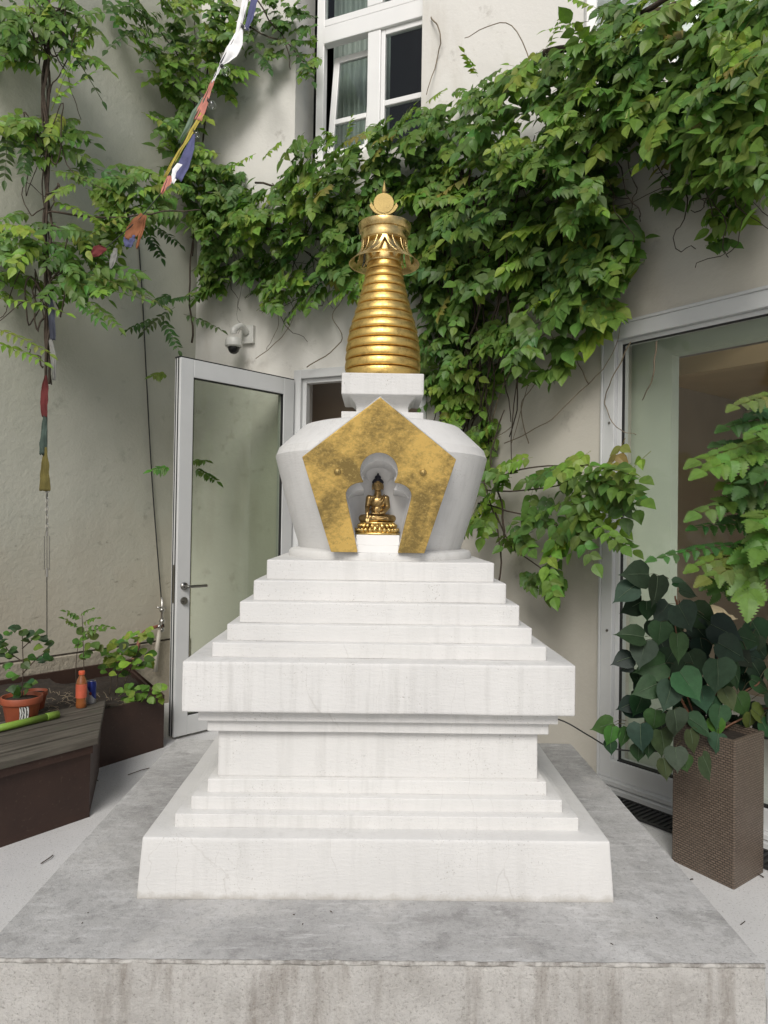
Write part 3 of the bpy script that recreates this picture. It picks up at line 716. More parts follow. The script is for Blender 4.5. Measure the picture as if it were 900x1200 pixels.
# left hand lying palm up in the lap: palm, four fingers, thumb
m.ball(bp(3, -27, 28.5), V((10, 7, 3.4))*S)
for i, (L, y) in enumerate(((17, -32.5), (19, -29), (18, -25.5), (14, -22.3))): cap(m, [(-2, y, 28.5), (-2-L*.55, y+.5, 29.5), (-2-L, y+1, 31)], [2.0, 1.9, 1.5], 8)
cap(m, [(6, -31, 30), (0, -33, 33), (-4, -31, 35)], [2.2, 2.0, 1.6], 8)
# right hand reaching down over the shin
m.ball(bp(-35, -37, 15), V((7, 3.6, 9))*S)
for x, L in ((-40, 13), (-36.8, 16), (-33.4, 17), (-30.2, 15)): cap(m, [(x, -38.5, 9), (x, -40.5, 9-L*.5), (x+.5, -40, 9-L)], [1.9, 1.8, 1.4], 8)
cap(m, [(-29.5, -37, 18), (-26, -39, 12), (-26, -39.5, 8)], [2.1, 1.9, 1.5], 8)
# crossed legs
cap(m, [(16, 4, 13), (53, -8, 12), (36, -27, 11), (2, -31, 13), (-16, -28, 17)], [17, 14, 11, 9, 7.5]); cap(m, [(-16, 4, 13), (-53, -8, 12), (-36, -27, 9), (0, -27, 8)], [17, 14, 11, 9])
m.ball(bp(-24, -27, 19), V((12, 6, 4))*S)
m.ball(bp(0, -2, 6), V((56, 30, 9))*S)
body = m.build('body', MT['bronze'], bd, True)
rmod = body.modifiers.new('remesh', 'REMESH'); rmod.mode = 'VOXEL'; rmod.voxel_size = .00085
sm = body.modifiers.new('smooth', 'SMOOTH'); sm.iterations = 3; sm.factor = .5
apply_mods(body)
for p in body.data.polygons: p.use_smooth = True
# hair cap with curls, ushnisha and jewel
m = MB(); m.ball(hd3(0, 2.0, 130), V((16.2, 16.6, 16))*HS, 24, 14); m.ball(hd3(0, 3, 147), V((9.5, 9.5, 8))*HS); m.ball(hd3(0, 3, 156), V((3.2, 3.2, 5))*HS)
for i in range(150):
    t = (i+.5)/150; a = i*2.39996; zc = t; rr_ = math.sqrt(1-zc*zc); p = V((16.2*rr_*math.cos(a), 2+16.6*rr_*math.sin(a), 130+14.5*zc))
    if p.y > -13: m.ball(hd3(*p), 1.5*HS, 6, 4)
m.build('hair', MT['hair'], bd, True)
# robe: diagonal hem over the left shoulder, folds over chest and legs
m = MB()
def fold(pts, r=1.5): m.tube(smooth_path([bp(*p) for p in pts], 5), r*S, 8)
fold([(24, -6, 98), (12, -17.0, 84), (-6, -19.5, 66), (-20, -15, 50), (-26, -4, 42)], 2.0)
fold([(29, -7, 95), (19, -17.2, 80), (3, -19.5, 60), (-14, -17, 45)], 1.2); fold([(33, -6, 92), (25, -15.5, 74), (12, -19, 56), (-4, -18, 42)], 1.2)
fold([(44, -18, 24), (30, -37, 19), (8, -41, 17), (-10, -38, 20)], 1.4); fold([(50, -14, 20), (36, -36, 15), (10, -40.5, 11), (-16, -37, 11)], 1.3); fold([(-48, -16, 20), (-30, -37, 15), (-10, -38, 9), (8, -37, 6)], 1.3)
fold([(-22, -12, 30), (-10, -17, 27), (10, -17, 29), (24, -10, 32)], 1.6)
m.build('robe', MT['bronze'], bd, True)
# double lotus pedestal
m = MB(); cb = (BX, BY-.004, BZ0); sy_ = .66
k = NT('bright_gilt_lotus'); MT['lotus'] = k.fin(k.mix(k.ramp(k.noise(60, 4), .4, .65), (.80, .58, .22), (.40, .27, .09)), .32, 1.0, k.bump(k.noise(150, 3), .2, .001))
m.lathe([(.079, 0), (.0835, .002), (.083, .006), (.074, .010), (.066, .020), (.0585, .026), (.060, .034), (.066, .042), (.067, .0455), (.05, LH)], cb, 72, True, 1, sy_)
for rows_, zc, r0, r1, nn, tip in ((0, .016, .075, .0105, 26, -1), (1, .034, .0665, .0095, 22, 1)):
    for i in range(nn):
        a = 2*math.pi*(i+.5*rows_)/nn; c = V((BX + r0*math.cos(a), BY-.004 + r0*sy_*math.sin(a), BZ0 + zc))
        rot = Matrix.Rotation(a, 3, 'Z') @ Matrix.Rotation(R(-25*tip), 3, 'Y')
        m.ball(c, (.0052, r1*.88, .0098), 10, 8, rot); m.ball(c + V((math.cos(a)*.0035, math.sin(a)*.0035*sy_, 0)), (.004, r1*.5, .006), 8, 6, rot)
m.build('lotus_pedestal', MT['lotus'], bd, True)

# ------------------------------------------------------------------ foliage generator
class Fol:
    def __init__(s): s.v = []; s.f = []; s.c = []
    def poly(s, pts, faces, col):
        b = len(s.v); s.v += [tuple(p) for p in pts]; s.f += [[b+i for i in f] for f in faces]; s.c += [(*col, 1.0)]*len(pts)
    def leaflet(s, o, d, n, L, W=.30, col=(.06, .12, .03), teeth=0, fold=.18, curl=.18, heart=False):
        d = d.normalized(); sd = d.cross(n)
        if sd.length < 1e-5: sd = d.orthogonal()
        sd.normalize(); n = sd.cross(d)
        mid = [o + d*(L*t) - n*(L*curl*t*t) for t in (0, .3, .62, 1.0)]
        if heart: prof = [(-.07, .45), (.03, .80), (.20, 1.0), (.42, .92), (.62, .62), (.78, .27), (.88, .08)]
        elif teeth: 
            prof = []
            for i in range(teeth):
                t = .08 + .86*i/teeth; w = (math.sin(math.pi*min(1, t**.55))**.9)*(1.06-.1*t)
                prof += [(t, w*.80), (t + .5/teeth, w*1.16)]
        else: prof = [(.09, .52), (.27, .95), (.48, .94), (.70, .60), (.88, .22)]
        for sgn in (1, -1):
            out = [o + d*(L*t) + sd*(sgn*W*L*w) - n*(L*curl*max(t, 0)**2) + n*(fold*W*L*w) for t, w in prof]
            k_ = len(out); pts = mid + out
            # quad-ish fan: split in three cells along the midrib
            cuts = [0]
            for tm in (.3, .62): cuts.append(min(range(k_), key=lambda i: abs(prof[i][0]-tm)))
            f = [[0, 1] + [4+i for i in range(cuts[1], -1, -1)], [1, 2] + [4+i for i in range(cuts[2], cuts[1]-1, -1)], [2, 3] + [4+i for i in range(k_-1, cuts[2]-1, -1)]]
            if sgn < 0: f = [x[::-1] for x in f]
            s.poly(pts, f, col)
    def stem(s, pts, r, col):
        b = []; 
        for i, p in enumerate(pts):
            t = (pts[min(i+1, len(pts)-1)] - pts[max(i-1, 0)]).normalized(); u = t.orthogonal().normalized(); w = t.cross(u); q = r*(1-.6*i/len(pts))
            b += [p+u*q, p+(w*.87-u*.5)*q, p-(w*.87+u*.5)*q]
        f = []
        for i in range(len(pts)-1):
            for k_ in range(3): f.append([i*3+k_, i*3+(k_+1) % 3, i*3+3+(k_+1) % 3, i*3+3+k_])
        s.poly(b, f, col)
    def compound(s, o, d, n, L, pairs, lf, col, droop=.5, W=.30, teeth=0, jit=.12, rr=rnd, grow=True):
        d = d.normalized(); pts = [o]; dirs = [d]; steps = pairs+2
        for i in range(steps):
            d = (d + V((0, 0, -1))*(droop/steps)).normalized(); pts.append(pts[-1] + d*(L/steps)); dirs.append(d)
        s.stem(pts, max(.0012, L*.006), (col[0]*1.1, col[1]*.8, col[2]*.8))
        for i in range(1, steps+1):
            dd = dirs[i]; sd = dd.cross(n); sd = sd.normalized() if sd.length > 1e-4 else dd.orthogonal().normalized(); nn = sd.cross(dd)
            c = tuple(x*rr.uniform(.88, 1.12) for x in col)
            if i == steps:
                s.leaflet(pts[i], dd, nn, lf*1.15*rr.uniform(.9, 1.1), W, c, teeth); continue
            sz = lf*(.72 + .38*math.sin(math.pi*(i/steps)**.8)) * rr.uniform(.88, 1.1)
            for sg in (1, -1):
                ld = (sd*sg*.92 + dd*.5 + V((0, 0, -1))*rr.uniform(.05, .45) + V((rr.uniform(-1, 1), rr.uniform(-1, 1), rr.uniform(-1, 1)))*jit)
                s.leaflet(pts[i], ld, (nn + sd*sg*rr.uniform(-.35, .2) + dd*rr.uniform(-.25, .25)).normalized(), sz, W*rr.uniform(.85, 1.12), tuple(x*rr.uniform(.9, 1.1) for x in c), teeth, rr.uniform(.02, .42), rr.uniform(.02, .5))
    def build(s, name, mat, parent):
        me = bpy.data.meshes.new(name); me.from_pydata(s.v, [], s.f)
        at = me.color_attributes.new('leaf_col', 'FLOAT_COLOR', 'POINT')
        at.data.foreach_set('color', [x for c in s.c for x in c])
        return from_me(name, me, mat, parent, True)

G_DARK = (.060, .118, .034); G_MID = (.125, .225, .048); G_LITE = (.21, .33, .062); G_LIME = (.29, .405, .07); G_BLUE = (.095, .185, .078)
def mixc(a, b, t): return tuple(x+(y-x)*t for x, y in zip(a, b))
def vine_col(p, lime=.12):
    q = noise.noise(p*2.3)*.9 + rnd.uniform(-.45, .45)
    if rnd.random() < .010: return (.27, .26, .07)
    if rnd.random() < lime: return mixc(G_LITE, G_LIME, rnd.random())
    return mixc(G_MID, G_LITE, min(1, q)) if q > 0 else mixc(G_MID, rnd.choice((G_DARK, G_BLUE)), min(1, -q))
def inside(p, poly):
    x, y = p; r = False; j = len(poly)-1
    for i in range(len(poly)):
        xi, yi = poly[i]; xj, yj = poly[j]
        if (yi > y) != (yj > y) and x < (xj-xi)*(y-yi)/(yj-yi)+xi: r = not r
        j = i
    return r
def scatter(fol, poly, wallf, nrm, count, off, L=(.20, .32), lf=(.058, .092), pairs=(3, 5), droop=.5, lime=.12, clump=0, gap=-1., W=.34, teeth=0):
    xs = [p[0] for p in poly]; ys = [p[1] for p in poly]; c = 0; tries = 0
    while c < count and tries < count*20:
        tries += 1
        x, y = rnd.uniform(min(xs), max(xs)), rnd.uniform(min(ys), max(ys))
        if not inside((x, y), poly): continue
        if noise.noise(V((x*.018, y*.024, clump))) + .35*noise.noise(V((x*.05, y*.06, clump+4))) < gap: continue
        bul = .5 + .5*noise.noise(V((x*.012, y*.016, clump+9)))
        o = off[0] + (off[1]-off[0])*bul*rnd.random()**.7
        p = wallf(x, y, o)
        tang = nrm.cross(up)
        d = nrm*rnd.uniform(.1, .9) + tang*rnd.uniform(-1, 1) + up*rnd.uniform(-.7, .45)
        n_ = (up*rnd.uniform(.4, 1.0) + nrm*rnd.uniform(.45, 1.0) + tang*rnd.uniform(-.55, .55))
        d = d - n_*(d.dot(n_)/n_.length_squared)*.75
        l = rnd.uniform(*L); sz_ = rnd.choice((.55, .75, .9, 1, 1, 1.1)); l *= sz_
        fol.compound(p - d.normalized()*l*.5, d, n_, l, rnd.randint(*pairs), rnd.uniform(*lf)*(.35+.65*sz_), vine_col(p, lime), droop*rnd.uniform(.5, 1.3), W, teeth)
        c += 1

def stems(mb, paths, r0, wob=.02, n=5, k=6):
    for pts in paths:
        sp_ = smooth_path(pts, k)
        if wob:
            ph = rnd.uniform(0, 50); sp_ = [p + V((noise.noise(V((i*.35, ph, 0))), noise.noise(V((i*.35, ph, 9))), noise.noise(V((i*.35, ph, 5)))))*wob for i, p in enumerate(sp_)]
        r = r0*rnd.uniform(.7, 1.3); mb.tube(sp_, [r*(1-.5*i/len(sp_)) for i in range(len(sp_))], n)

# --- 1. vine mass spilling over the extension's roof and along the facade
def mixwall(x, y, o):
    # the facade left of the corner, the extension right of it, blended so that the mass is continuous
    a = bw(x, y, o); b = rw(x, y, o); t = min(1, max(0, (x-455)/150)); t = t*t*(3-2*t)
    return a.lerp(b, t) if x < 605 else b
BN = (BWn + RWn).normalized()
vine = thing('climbing_vine', 'large leafy green vine spilling over the facade behind the gold spire', 'vine', C_BR)
f = Fol()
A1 = [(262,196),(300,176),(350,162),(400,152),(440,140),(492,130),(520,108),(560,88),(600,78),(640,58),(680,42),(700,22),(718,-10),(930,-10),(930,190),(880,205),(800,185),(760,170),(720,190),(690,250),(640,270),(600,330),(560,345),(500,330),(440,330),(410,345),(380,345),(345,362),(310,355),(285,322),(245,312),(228,290),(232,238)]
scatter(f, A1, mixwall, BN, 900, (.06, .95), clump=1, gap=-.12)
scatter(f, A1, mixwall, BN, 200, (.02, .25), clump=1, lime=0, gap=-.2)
Ar = [(690,30),(720,-10),(930,-10),(930,215),(880,215),(840,150),(790,175),(740,160),(690,200),(640,190)]
scatter(f, Ar, rw, RWn, 150, (.2, .9), L=(.22, .32), lf=(.065, .095), clump=2, gap=-.08)
B1 = [(495,330),(600,330),(690,250),(740,235),(740,300),(690,320),(650,335),(648,360),(620,390),(640,425),(610,440),(580,430),(560,470),(530,505),(500,500),(492,420)]
scatter(f, B1, mixwall, BN, 165, (.05, .65), clump=3, gap=.0)
C1_ = [(600,270),(690,220),(760,240),(745,330),(752,372),(720,360),(700,400),(665,440),(640,445),(655,395),(640,360),(660,330),(610,330)]
scatter(f, C1_, rw, RWn, 75, (.1, .5), L=(.18, .27), lf=(.085, .115), clump=5, gap=-.08, lime=.3)
R1 = [(775,205),(810,195),(868,215),(905,180),(905,225),(880,215),(868,255),(850,285),(805,265),(800,245),(775,240)]
scatter(f, R1, rw, RWn, 24, (.1, .4), L=(.14, .22), lf=(.06, .085), clump=6, lime=.1)
T1 = [(235,290),(262,300),(262,345),(240,340),(228,320)]
scatter(f, T1, bw, BWn, 26, (.05, .3), clump=8)
# wispy shoots above the mass
for (x, y, x2, y2) in ((585,90,625,62),(640,60,660,10),(560,90,545,60),(330,165,310,180),(470,150,485,120),(405,165,412,135),(395,165,380,150),(655,95,600,70),(500,120,520,100),(300,180,262,196),(690,25,640,30),(700,10,660,-10)):
    p = mixwall(x, y, .25); q = mixwall(x2, y2, .4); f.compound(p, q-p, (up+BN), (q-p).length, 5, .05, mixc(G_LITE, G_LIME, rnd.random()*.5), .2, .3)
# dark inner leaves close to the wall
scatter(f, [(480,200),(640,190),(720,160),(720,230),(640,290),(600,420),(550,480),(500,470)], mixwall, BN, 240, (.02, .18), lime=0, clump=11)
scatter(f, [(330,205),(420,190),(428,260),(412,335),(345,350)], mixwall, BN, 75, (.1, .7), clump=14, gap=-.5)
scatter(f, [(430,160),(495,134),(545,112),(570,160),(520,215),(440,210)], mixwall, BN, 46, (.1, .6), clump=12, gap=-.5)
f.build('foliage', MT['leaf'], vine)
m = MB(); paths = []
for i in range(26):
    x = rnd.uniform(500, 600); paths.append([mixwall(x+rnd.uniform(-20, 20), rnd.uniform(180, 260), .2), mixwall(x+rnd.uniform(-15, 15), 340, rnd.uniform(.05, .3)), mixwall(x+rnd.uniform(-15, 15), 430, rnd.uniform(.04, .25)), mixwall(x*.7+160+rnd.uniform(-25, 25), rnd.uniform(490, 560), .1)])
stems(m, paths, .007, .05)
for pts in ([(700,40),(760,20),(840,-20)], [(640,60),(700,45),(760,10),(800,-15)]): stems(m, [[rw(x, y, .25) for x, y in pts]], .022, .02, 7)
stems(m, [[mixwall(x, y, .12) for x, y in pts] for pts in ([(545,190),(535,300),(540,420),(530,520)], [(300,215),(380,240),(460,235),(540,220),(640,160)], [(280,250),(360,280),(480,270),(560,250)])], .012, .04, 6)
paths = []
for i in range(34):
    x, y = rnd.uniform(250, 470), rnd.uniform(200, 300); paths.append([mixwall(x, y, .1), mixwall(x+rnd.uniform(-30, 30), y+60, .15), mixwall(x+rnd.uniform(-45, 45), y+rnd.uniform(70, 110), .05)])
for i in range(30):
    x, y = rnd.uniform(600, 900), rnd.uniform(90, 230); paths.append([rw(x, y, .2), rw(x+rnd.uniform(-40, 40), y+50, .3), rw(x+rnd.uniform(-60, 60), y+rnd.uniform(60, 110), .1)])
stems(m, paths, .0035, .06, 4)
m.build('woody_stem', MT['bark'], vine, True)
# long bare tendrils
m = MB()
for pts in ([(590,520),(640,495),(690,450),(718,415),(728,375)], [(610,330),(600,400),(575,470),(560,520),(600,500)], [(690,85),(660,190),(640,240),(580,260)], [(505,20),(516,40),(512,70),(500,110)],
            [(700,130),(645,130),(600,30),(545,45)], [(610,430),(625,400),(655,380),(680,330)], [(300,420),(330,395),(345,365),(330,340)], [(360,430),(400,400),(390,370),(410,340)], [(320,330),(326,380),(312,410)],
            [(620,520),(612,470),(650,420),(640,380)], [(575,500),(590,450),(610,420),(620,440),(600,520)], [(690,450),(675,420),(672,400),(668,370)], [(740,400),(720,440),(708,470),(722,500),(745,510)], [(770,400),(765,440),(752,470)]):
    off = .06 if pts[0][0] < 740 else .02
    m = MB(); stems(m, [[mixwall(x, y, off + .05*(i % 2)) for i, (x, y) in enumerate(pts)]], .0045, .01, 5, 8); m.build('tendril', MT['tendril'], vine, True)

# --- 2. low branch of vine between stupa and shop window
vb = thing('vine_branch', 'spreading leafy branch hanging low between the stupa and the large window', 'vine', rw(600, 600, .1))
f = Fol()
D1 = [(555,560),(590,540),(640,530),(660,545),(700,525),(745,545),(752,575),(720,585),(700,580),(730,620),(728,640),(690,625),(700,655),(660,650),(640,630),(600,640),(560,640),(540,600)]
scatter(f, D1, rw, RWn, 58, (.12, .6), L=(.22, .32), lf=(.065, .09), clump=21, gap=-.25, lime=.12, droop=.35, W=.34)
scatter(f, [(600,655),(650,665),(685,672),(675,695),(640,690),(610,675)], rw, RWn, 8, (.2, .5), L=(.12, .2), lf=(.06, .08), lime=0)
scatter(f, [(550,470),(575,500),(560,560),(545,545)], rw, RWn, 22, (.05, .3), clump=3)
for b_, t_ in (((690,560),(755,575)), ((680,545),(752,548)), ((680,600),(732,632)), ((660,600),(700,655)), ((640,665),(650,697)), ((600,560),(560,545)), ((650,570),(720,535))):
    p = rw(*b_, .4); q = rw(*t_, .5); f.compound(p, q-p, (up+RWn*.8), (q-p).length, 4, .075, vine_col(p, .1), .2, .36)
f.build('foliage', MT['leaf'], vb)
m = MB(); stems(m, [[rw(x, y, .25) for x, y in pts] for pts in ([(530,560),(580,575),(640,570),(720,560)], [(560,590),(640,610),(700,640)], [(580,600),(600,640),(650,680)], [(520,540),(560,560),(620,550),(690,545)], [(588,640),(590,600),(575,540),(590,480)], [(585,690),(583,620),(560,540)])], .006, .02, 5)
m.build('woody_stem', MT['bark'], vb, True)

# --- 3. upright column of vine in the corner between left wall and building
vc = thing('climbing_vine', 'bushy vine climbing the corner where grey wall meets cream building', 'vine', C_LB)
f = Fol()
def corner(x, y, o):
    return lw(x, y, o) if x < 215 else bw(x, y, o)
CN = (LWn + BWn).normalized()
E1 = [(190,-10),(285,-10),(285,60),(262,120),(268,190),(232,236),(205,215),(196,160),(176,140),(172,90),(200,60)]
scatter(f, E1, corner, CN, 140, (.1, .7), clump=31, gap=-.12, lime=.25)
scatter(f, [(130,-10),(210,-10),(205,70),(170,65),(140,45)], lw, LWn, 26, (.1, .5), clump=32, lime=0)
scatter(f, [(283,-10),(345,-10),(365,25),(370,75),(362,88),(330,62),(300,80),(285,60)], bw, BWn, 58, (.05, .35), L=(.12, .2), lf=(.045, .07), clump=33, lime=0)
for b_, t_ in (((340,20),(368,12)), ((340,50),(371,90)), ((170,30),(120,48)), ((190,55),(165,62)), ((300,60),(318,78))):
    p = corner(*b_, .3); q = corner(*t_, .35); f.compound(p, q-p, up+CN, (q-p).length, 5, .06, G_DARK, .3, .3)
scatter(f, [(200,205),(262,190),(285,230),(262,300),(235,280),(225,240)], corner, CN, 60, (.1, .5), clump=34, lime=.15)
f.build('foliage', MT['leaf'], vc)
m = MB(); stems(m, [[corner(x, y, .15) for x, y in pts] for pts in ([(225,300),(222,200),(230,100),(225,-20)], [(240,290),(238,180),(245,60),(250,-20)], [(228,120),(200,50),(150,10)], [(290,-10),(330,40),(340,80)], [(222,400),(223,330),(226,250)], [(255,-10),(290,30),(345,60),(365,80)])], .008, .04, 5)
m.build('woody_stem', MT['bark'], vc, True)

# --- 4. vine climbing the wire on the left
WX, WY = 55, 4.62
wp = lambda y, Y=WY, x=WX: atY(x, y, Y)
va = thing('climbing_vine', 'feathery vine twisting up the flag-hung wire in front of the grey wall', 'vine', V((wp(700).x, WY, .38)))
f = Fol()
def near(x, y, o): return atY(x, y, WY - o)
FN = V((.35, -.9, 0)).normalized()
kw = dict(L=(.22, .34), lf=(.06, .085), pairs=(4, 6), W=.27)
scatter(f, [(-20,-10),(118,-10),(112,45),(95,95),(60,60),(20,80),(-20,60)], near, FN, 58, (-.2, .5), clump=41, lime=.2, **kw)
scatter(f, [(-20,140),(50,128),(95,140),(110,165),(60,185),(20,160),(-20,165)], near, FN, 26, (-.2, .4), clump=42, lime=.1, **kw)
scatter(f, [(-20,235),(40,255),(110,270),(160,320),(165,345),(110,350),(70,340),(20,345),(-20,350)], near, FN, 62, (-.2, .5), clump=43, lime=.12, gap=-.5, **kw)
scatter(f, [(95,185),(150,185),(200,205),(215,240),(160,280),(110,285),(120,240),(90,215)], near, FN, 54, (-.3, .2), clump=44, lime=.2, **kw)
for b_, t_, c_ in (((10,150),(5,210),G_DARK), ((30,165),(28,205),G_DARK), ((60,120),(110,75),G_LITE), ((60,130),(92,42),G_LIME), ((60,330),(172,335),G_MID), ((100,320),(195,345),G_MID), ((85,345),(122,372),G_MID), ((100,350),(143,378),G_MID),
                   ((-5,385),(62,405),G_LITE), ((-10,400),(55,415),G_LITE), ((0,350),(80,355),G_LITE), ((185,372),(148,382),G_DARK), ((190,372),(212,408),G_DARK), ((200,345),(182,352),G_DARK), ((196,352),(224,342),G_DARK), ((215,368),(262,380),G_DARK), ((205,360),(165,385),G_DARK),
                   ((200,548),(178,548),G_MID), ((228,548),(256,560),G_MID), ((226,540),(242,537),G_MID), ((195,438),(178,438),G_MID), ((172,270),(192,300),G_DARK), ((180,265),(213,282),G_DARK), ((60,200),(122,205),G_MID), ((90,215),(60,225),G_LITE), ((100,280),(150,240),G_LITE), ((60,235),(118,250),G_LITE), ((40,0),(130,110),G_DARK), ((70,50),(135,75),G_MID)):
    o = .1 if b_[0] < 150 else (-.5 if b_[1] < 450 else -.75)
    p = near(*b_, o); q = near(*t_, o + .08); f.compound(p, q-p, up*.8 + FN*.7, (q-p).length, 6, .062, tuple(x*rnd.uniform(.85, 1.15) for x in c_), .25, .22)
f.build('foliage', MT['leaf'], va)
m = MB()
for i in range(7):
    ph = rnd.uniform(0, 6); pts = []
    for j in range(28):
        y = -30 + j*(450+30)/27 * (1 if i else 1.0); a = ph + j*.7*(1 if i % 2 else -1); c = wp(y); rr_ = .016+.012*math.sin(j*.5+ph)
        pts.append(c + V((rr_*math.cos(a), rr_*math.sin(a), 0)))
    m.tube(smooth_path(pts, 3), .0085 if i < 4 else .0045, 6)
paths = []
for i in range(20):
    y = rnd.uniform(20, 400); s_ = rnd.choice((-1, 1)); paths.append([wp(y), near(55+s_*rnd.uniform(10, 22), y-rnd.uniform(-20, 30), .03), near(55+s_*rnd.uniform(8, 30), y+rnd.uniform(-60, 50), 0), wp(y+rnd.uniform(-60, 60))])
for pts in ([(55,270),(20,330),(0,372)], [(52,340),(25,355),(-10,380)], [(58,110),(80,70),(100,10)], [(58,50),(82,100),(95,140)], [(50,430),(40,415),(30,408)], [(55,250),(130,255),(185,250),(235,245)], [(60,150),(85,200),(130,225)]): paths.append([near(x, y, 0) for x, y in pts])
stems(m, paths, .006, .03, 5)
m.build('woody_stem', MT['bark'], va, True)

# wire with flags, ring, chain and turnbuckle
wr = thing('prayer_flag_line', 'upright wire on the left hung with ragged red, teal and yellow prayer flags', 'prayer flags', V((wp(735).x, WY, .38)))
m = MB(); m.tube([wp(-40, WY+.02), wp(400, WY+.02), wp(585)], .0035, 6); m.tube([wp(675), wp(745)], .003, 6); m.build('wire', MT['cable'], wr)
def ribbon(name, mat, a, b, prof, parent, folds=3, amp=.012, side=V((1, 0, 0)), seed=0):
    a = V(a); b = V(b); t = (b-a).normalized(); sd = (side - t*side.dot(t)).normalized(); nn = sd.cross(t)
    m_ = MB(); NU, NV = 10, 22; vs = []; fs = []
    for j in range(NV+1):
        v_ = j/NV; 
        x = v_*(len(prof)-1); i0 = min(int(x), len(prof)-2); l, r = [prof[i0][q]+(prof[i0+1][q]-prof[i0][q])*(x-i0) for q in (0, 1)]
        for i in range(NU+1):
            u = i/NU; off = l + (r-l)*u
            vs.append(a.lerp(b, v_) + sd*(off + .004*noise.noise(V((u*3, v_*6, seed)))) + nn*(amp*math.sin(u*folds*math.pi + 2*noise.noise(V((v_*3, seed, 0)))) * (.4+v_) + .010*noise.noise(V((u*2, v_*4, seed+5)))) - (V((0, 0, .018*abs(noise.noise(V((u*7, seed, 2)))))) if j == NV else V((0, 0, 0))))
    for j in range(NV):
        for i in range(NU): q = j*(NU+1)+i; fs.append((q, q+1, q+NU+2, q+NU+1))
    m_.add(vs, fs); o = m_.build(name, mat, parent, True); so2 = o.modifiers.new('thick', 'SOLIDIFY'); so2.thickness = .0012
    return o
px = WY/F
for (y0, y1, prof, mt, x) in ((345, 398, [(0, 3), (-2, 6), (-1, 7), (1, 7)], 'f_slate', 58), (398, 445, [(0, 4), (2, 8), (3, 9), (4, 8)], 'f_grey', 57), (440, 488, [(-1, 2), (-5, 4), (-6, 3), (-4, 2)], 'f_red', 53), (482, 532, [(-2, 1), (-4, 2), (-6, 2), (-7, 2)], 'f_teal', 53), (524, 575, [(-2, 2), (-4, 4), (-6, 5), (-7, 6)], 'f_olive', 53)):
    ribbon('flag', MT[mt], wp(y0, WY-.015, x), wp(y1, WY-.015, x), [(l*px, r*px) for l, r in prof], wr, 3, .0035, V((1, 0, 0)), y0)
m = MB(); c = wp(574); m.tube([c + V((.017*math.cos(t*.4), 0, .017*math.sin(t*.4))) for t in range(17)], .003, 6)
for j in range(9):
    c0 = wp(581+j*5); ax = V((1, 0, 0)) if j % 2 else V((0, 1, 0))
    m.tube([c0 + ax*.008*math.cos(t*.7) + up*.019*math.sin(t*.7) for t in range(10)], .0026, 5)
m.tube([wp(622), wp(628)], .008, 8); m.tube([wp(628), wp(668)], .0028, 6); m.tube([wp(628, WY, 52), wp(668, WY, 52)], .003, 6); m.tube([wp(628, WY, 58), wp(668, WY, 58)], .003, 6); m.tube([wp(666), wp(676)], .009, 8)
m.build('turnbuckle', MT['chrome'], wr)

# slanting string of prayer flags
D6 = lambda x, y: (100 + x/3.75, y/3.75)
dg = thing('prayer_flag_line', 'slanting string of white, coral, yellow and navy prayer flags at top left', 'prayer flags', atY(190, 225, 4.7))
def dY(y): return 4.65 - .15*min(1, max(-.2, y/225))
def dpt(zx, zy): x, y = D6(zx, zy); return atY(x, y, dY(y))
m = MB(); m.tube([dpt(745, -120), dpt(690, 110), dpt(600, 265), dpt(545, 385), dpt(500, 500), dpt(420, 640), dpt(340, 840), dpt(240, 960), dpt(90, 1090)], .003, 6); m.build('cord', MT['cable'], dg)
sR_ = V((.8, 0, .35))
def dflag(mt, a, b, prof, seed, folds=3):
    A = dpt(*a); B = dpt(*b); s_ = A.y/F/3.75; ribbon('flag', MT[mt], A, B, [(l*s_, r*s_) for l, r in prof], dg, folds, .003, sR_, seed)
dflag('f_navy', (735, -60), (700, 130), [(0, 28), (2, 34), (0, 30), (0, 18)], 1)
dflag('f_white', (722, -60), (665, 160), [(-14, 12), (-16, 12), (-14, 14), (-8, 12)], 2)
dflag('f_white', (672, 125), (592, 285), [(-2, 24), (-6, 52), (-8, 54), (-5, 8)], 3)
dflag('f_white', (598, 280), (555, 365), [(-5, 8), (-6, 8), (-5, 8), (-4, 6)], 4)
dflag('f_coral', (560, 355), (492, 525), [(-6, 8), (-10, 14), (-16, 20), (-18, 22)], 5)
dflag('f_green', (520, 430), (412, 625), [(-8, 4), (-16, 6), (-10, 12), (-4, 4)], 6)
dflag('f_yellow', (512, 500), (350, 775), [(-10, 12), (-12, 10), (-9, 8), (-6, 6)], 7)
dflag('f_navy', (478, 590), (402, 785), [(-6, 6), (-14, 26), (-20, 34), (-22, 26)], 8)
dflag('f_white', (415, 720), (380, 805), [(-12, 14), (-22, 16), (-14, 20), (-6, 10)], 9)
dflag('f_coral', (378, 775), (334, 850), [(-12, 12), (-16, 14), (-12, 10), (-4, 4)], 10)
dflag('f_rust', (250, 940), (188, 1050), [(-10, 14), (-24, 30), (-30, 30), (-20, 20)], 11)
dflag('f_navy', (196, 1030), (186, 1085), [(-20, 24), (-24, 26), (-22, 22), (-12, 14)], 12)
dflag('f_rust', (260, 945), (225, 1090), [(-4, 10), (-6, 14), (-6, 10), (-3, 4)], 13)
dflag('f_red', (92, 1090), (30, 1120), [(-2, 10), (-30, 14), (-30, 20), (-14, 10)], 14)
dflag('f_grey', (130, 1090), (110, 1180), [(-4, 12), (-10, 18), (-12, 16), (-4, 6)], 15)
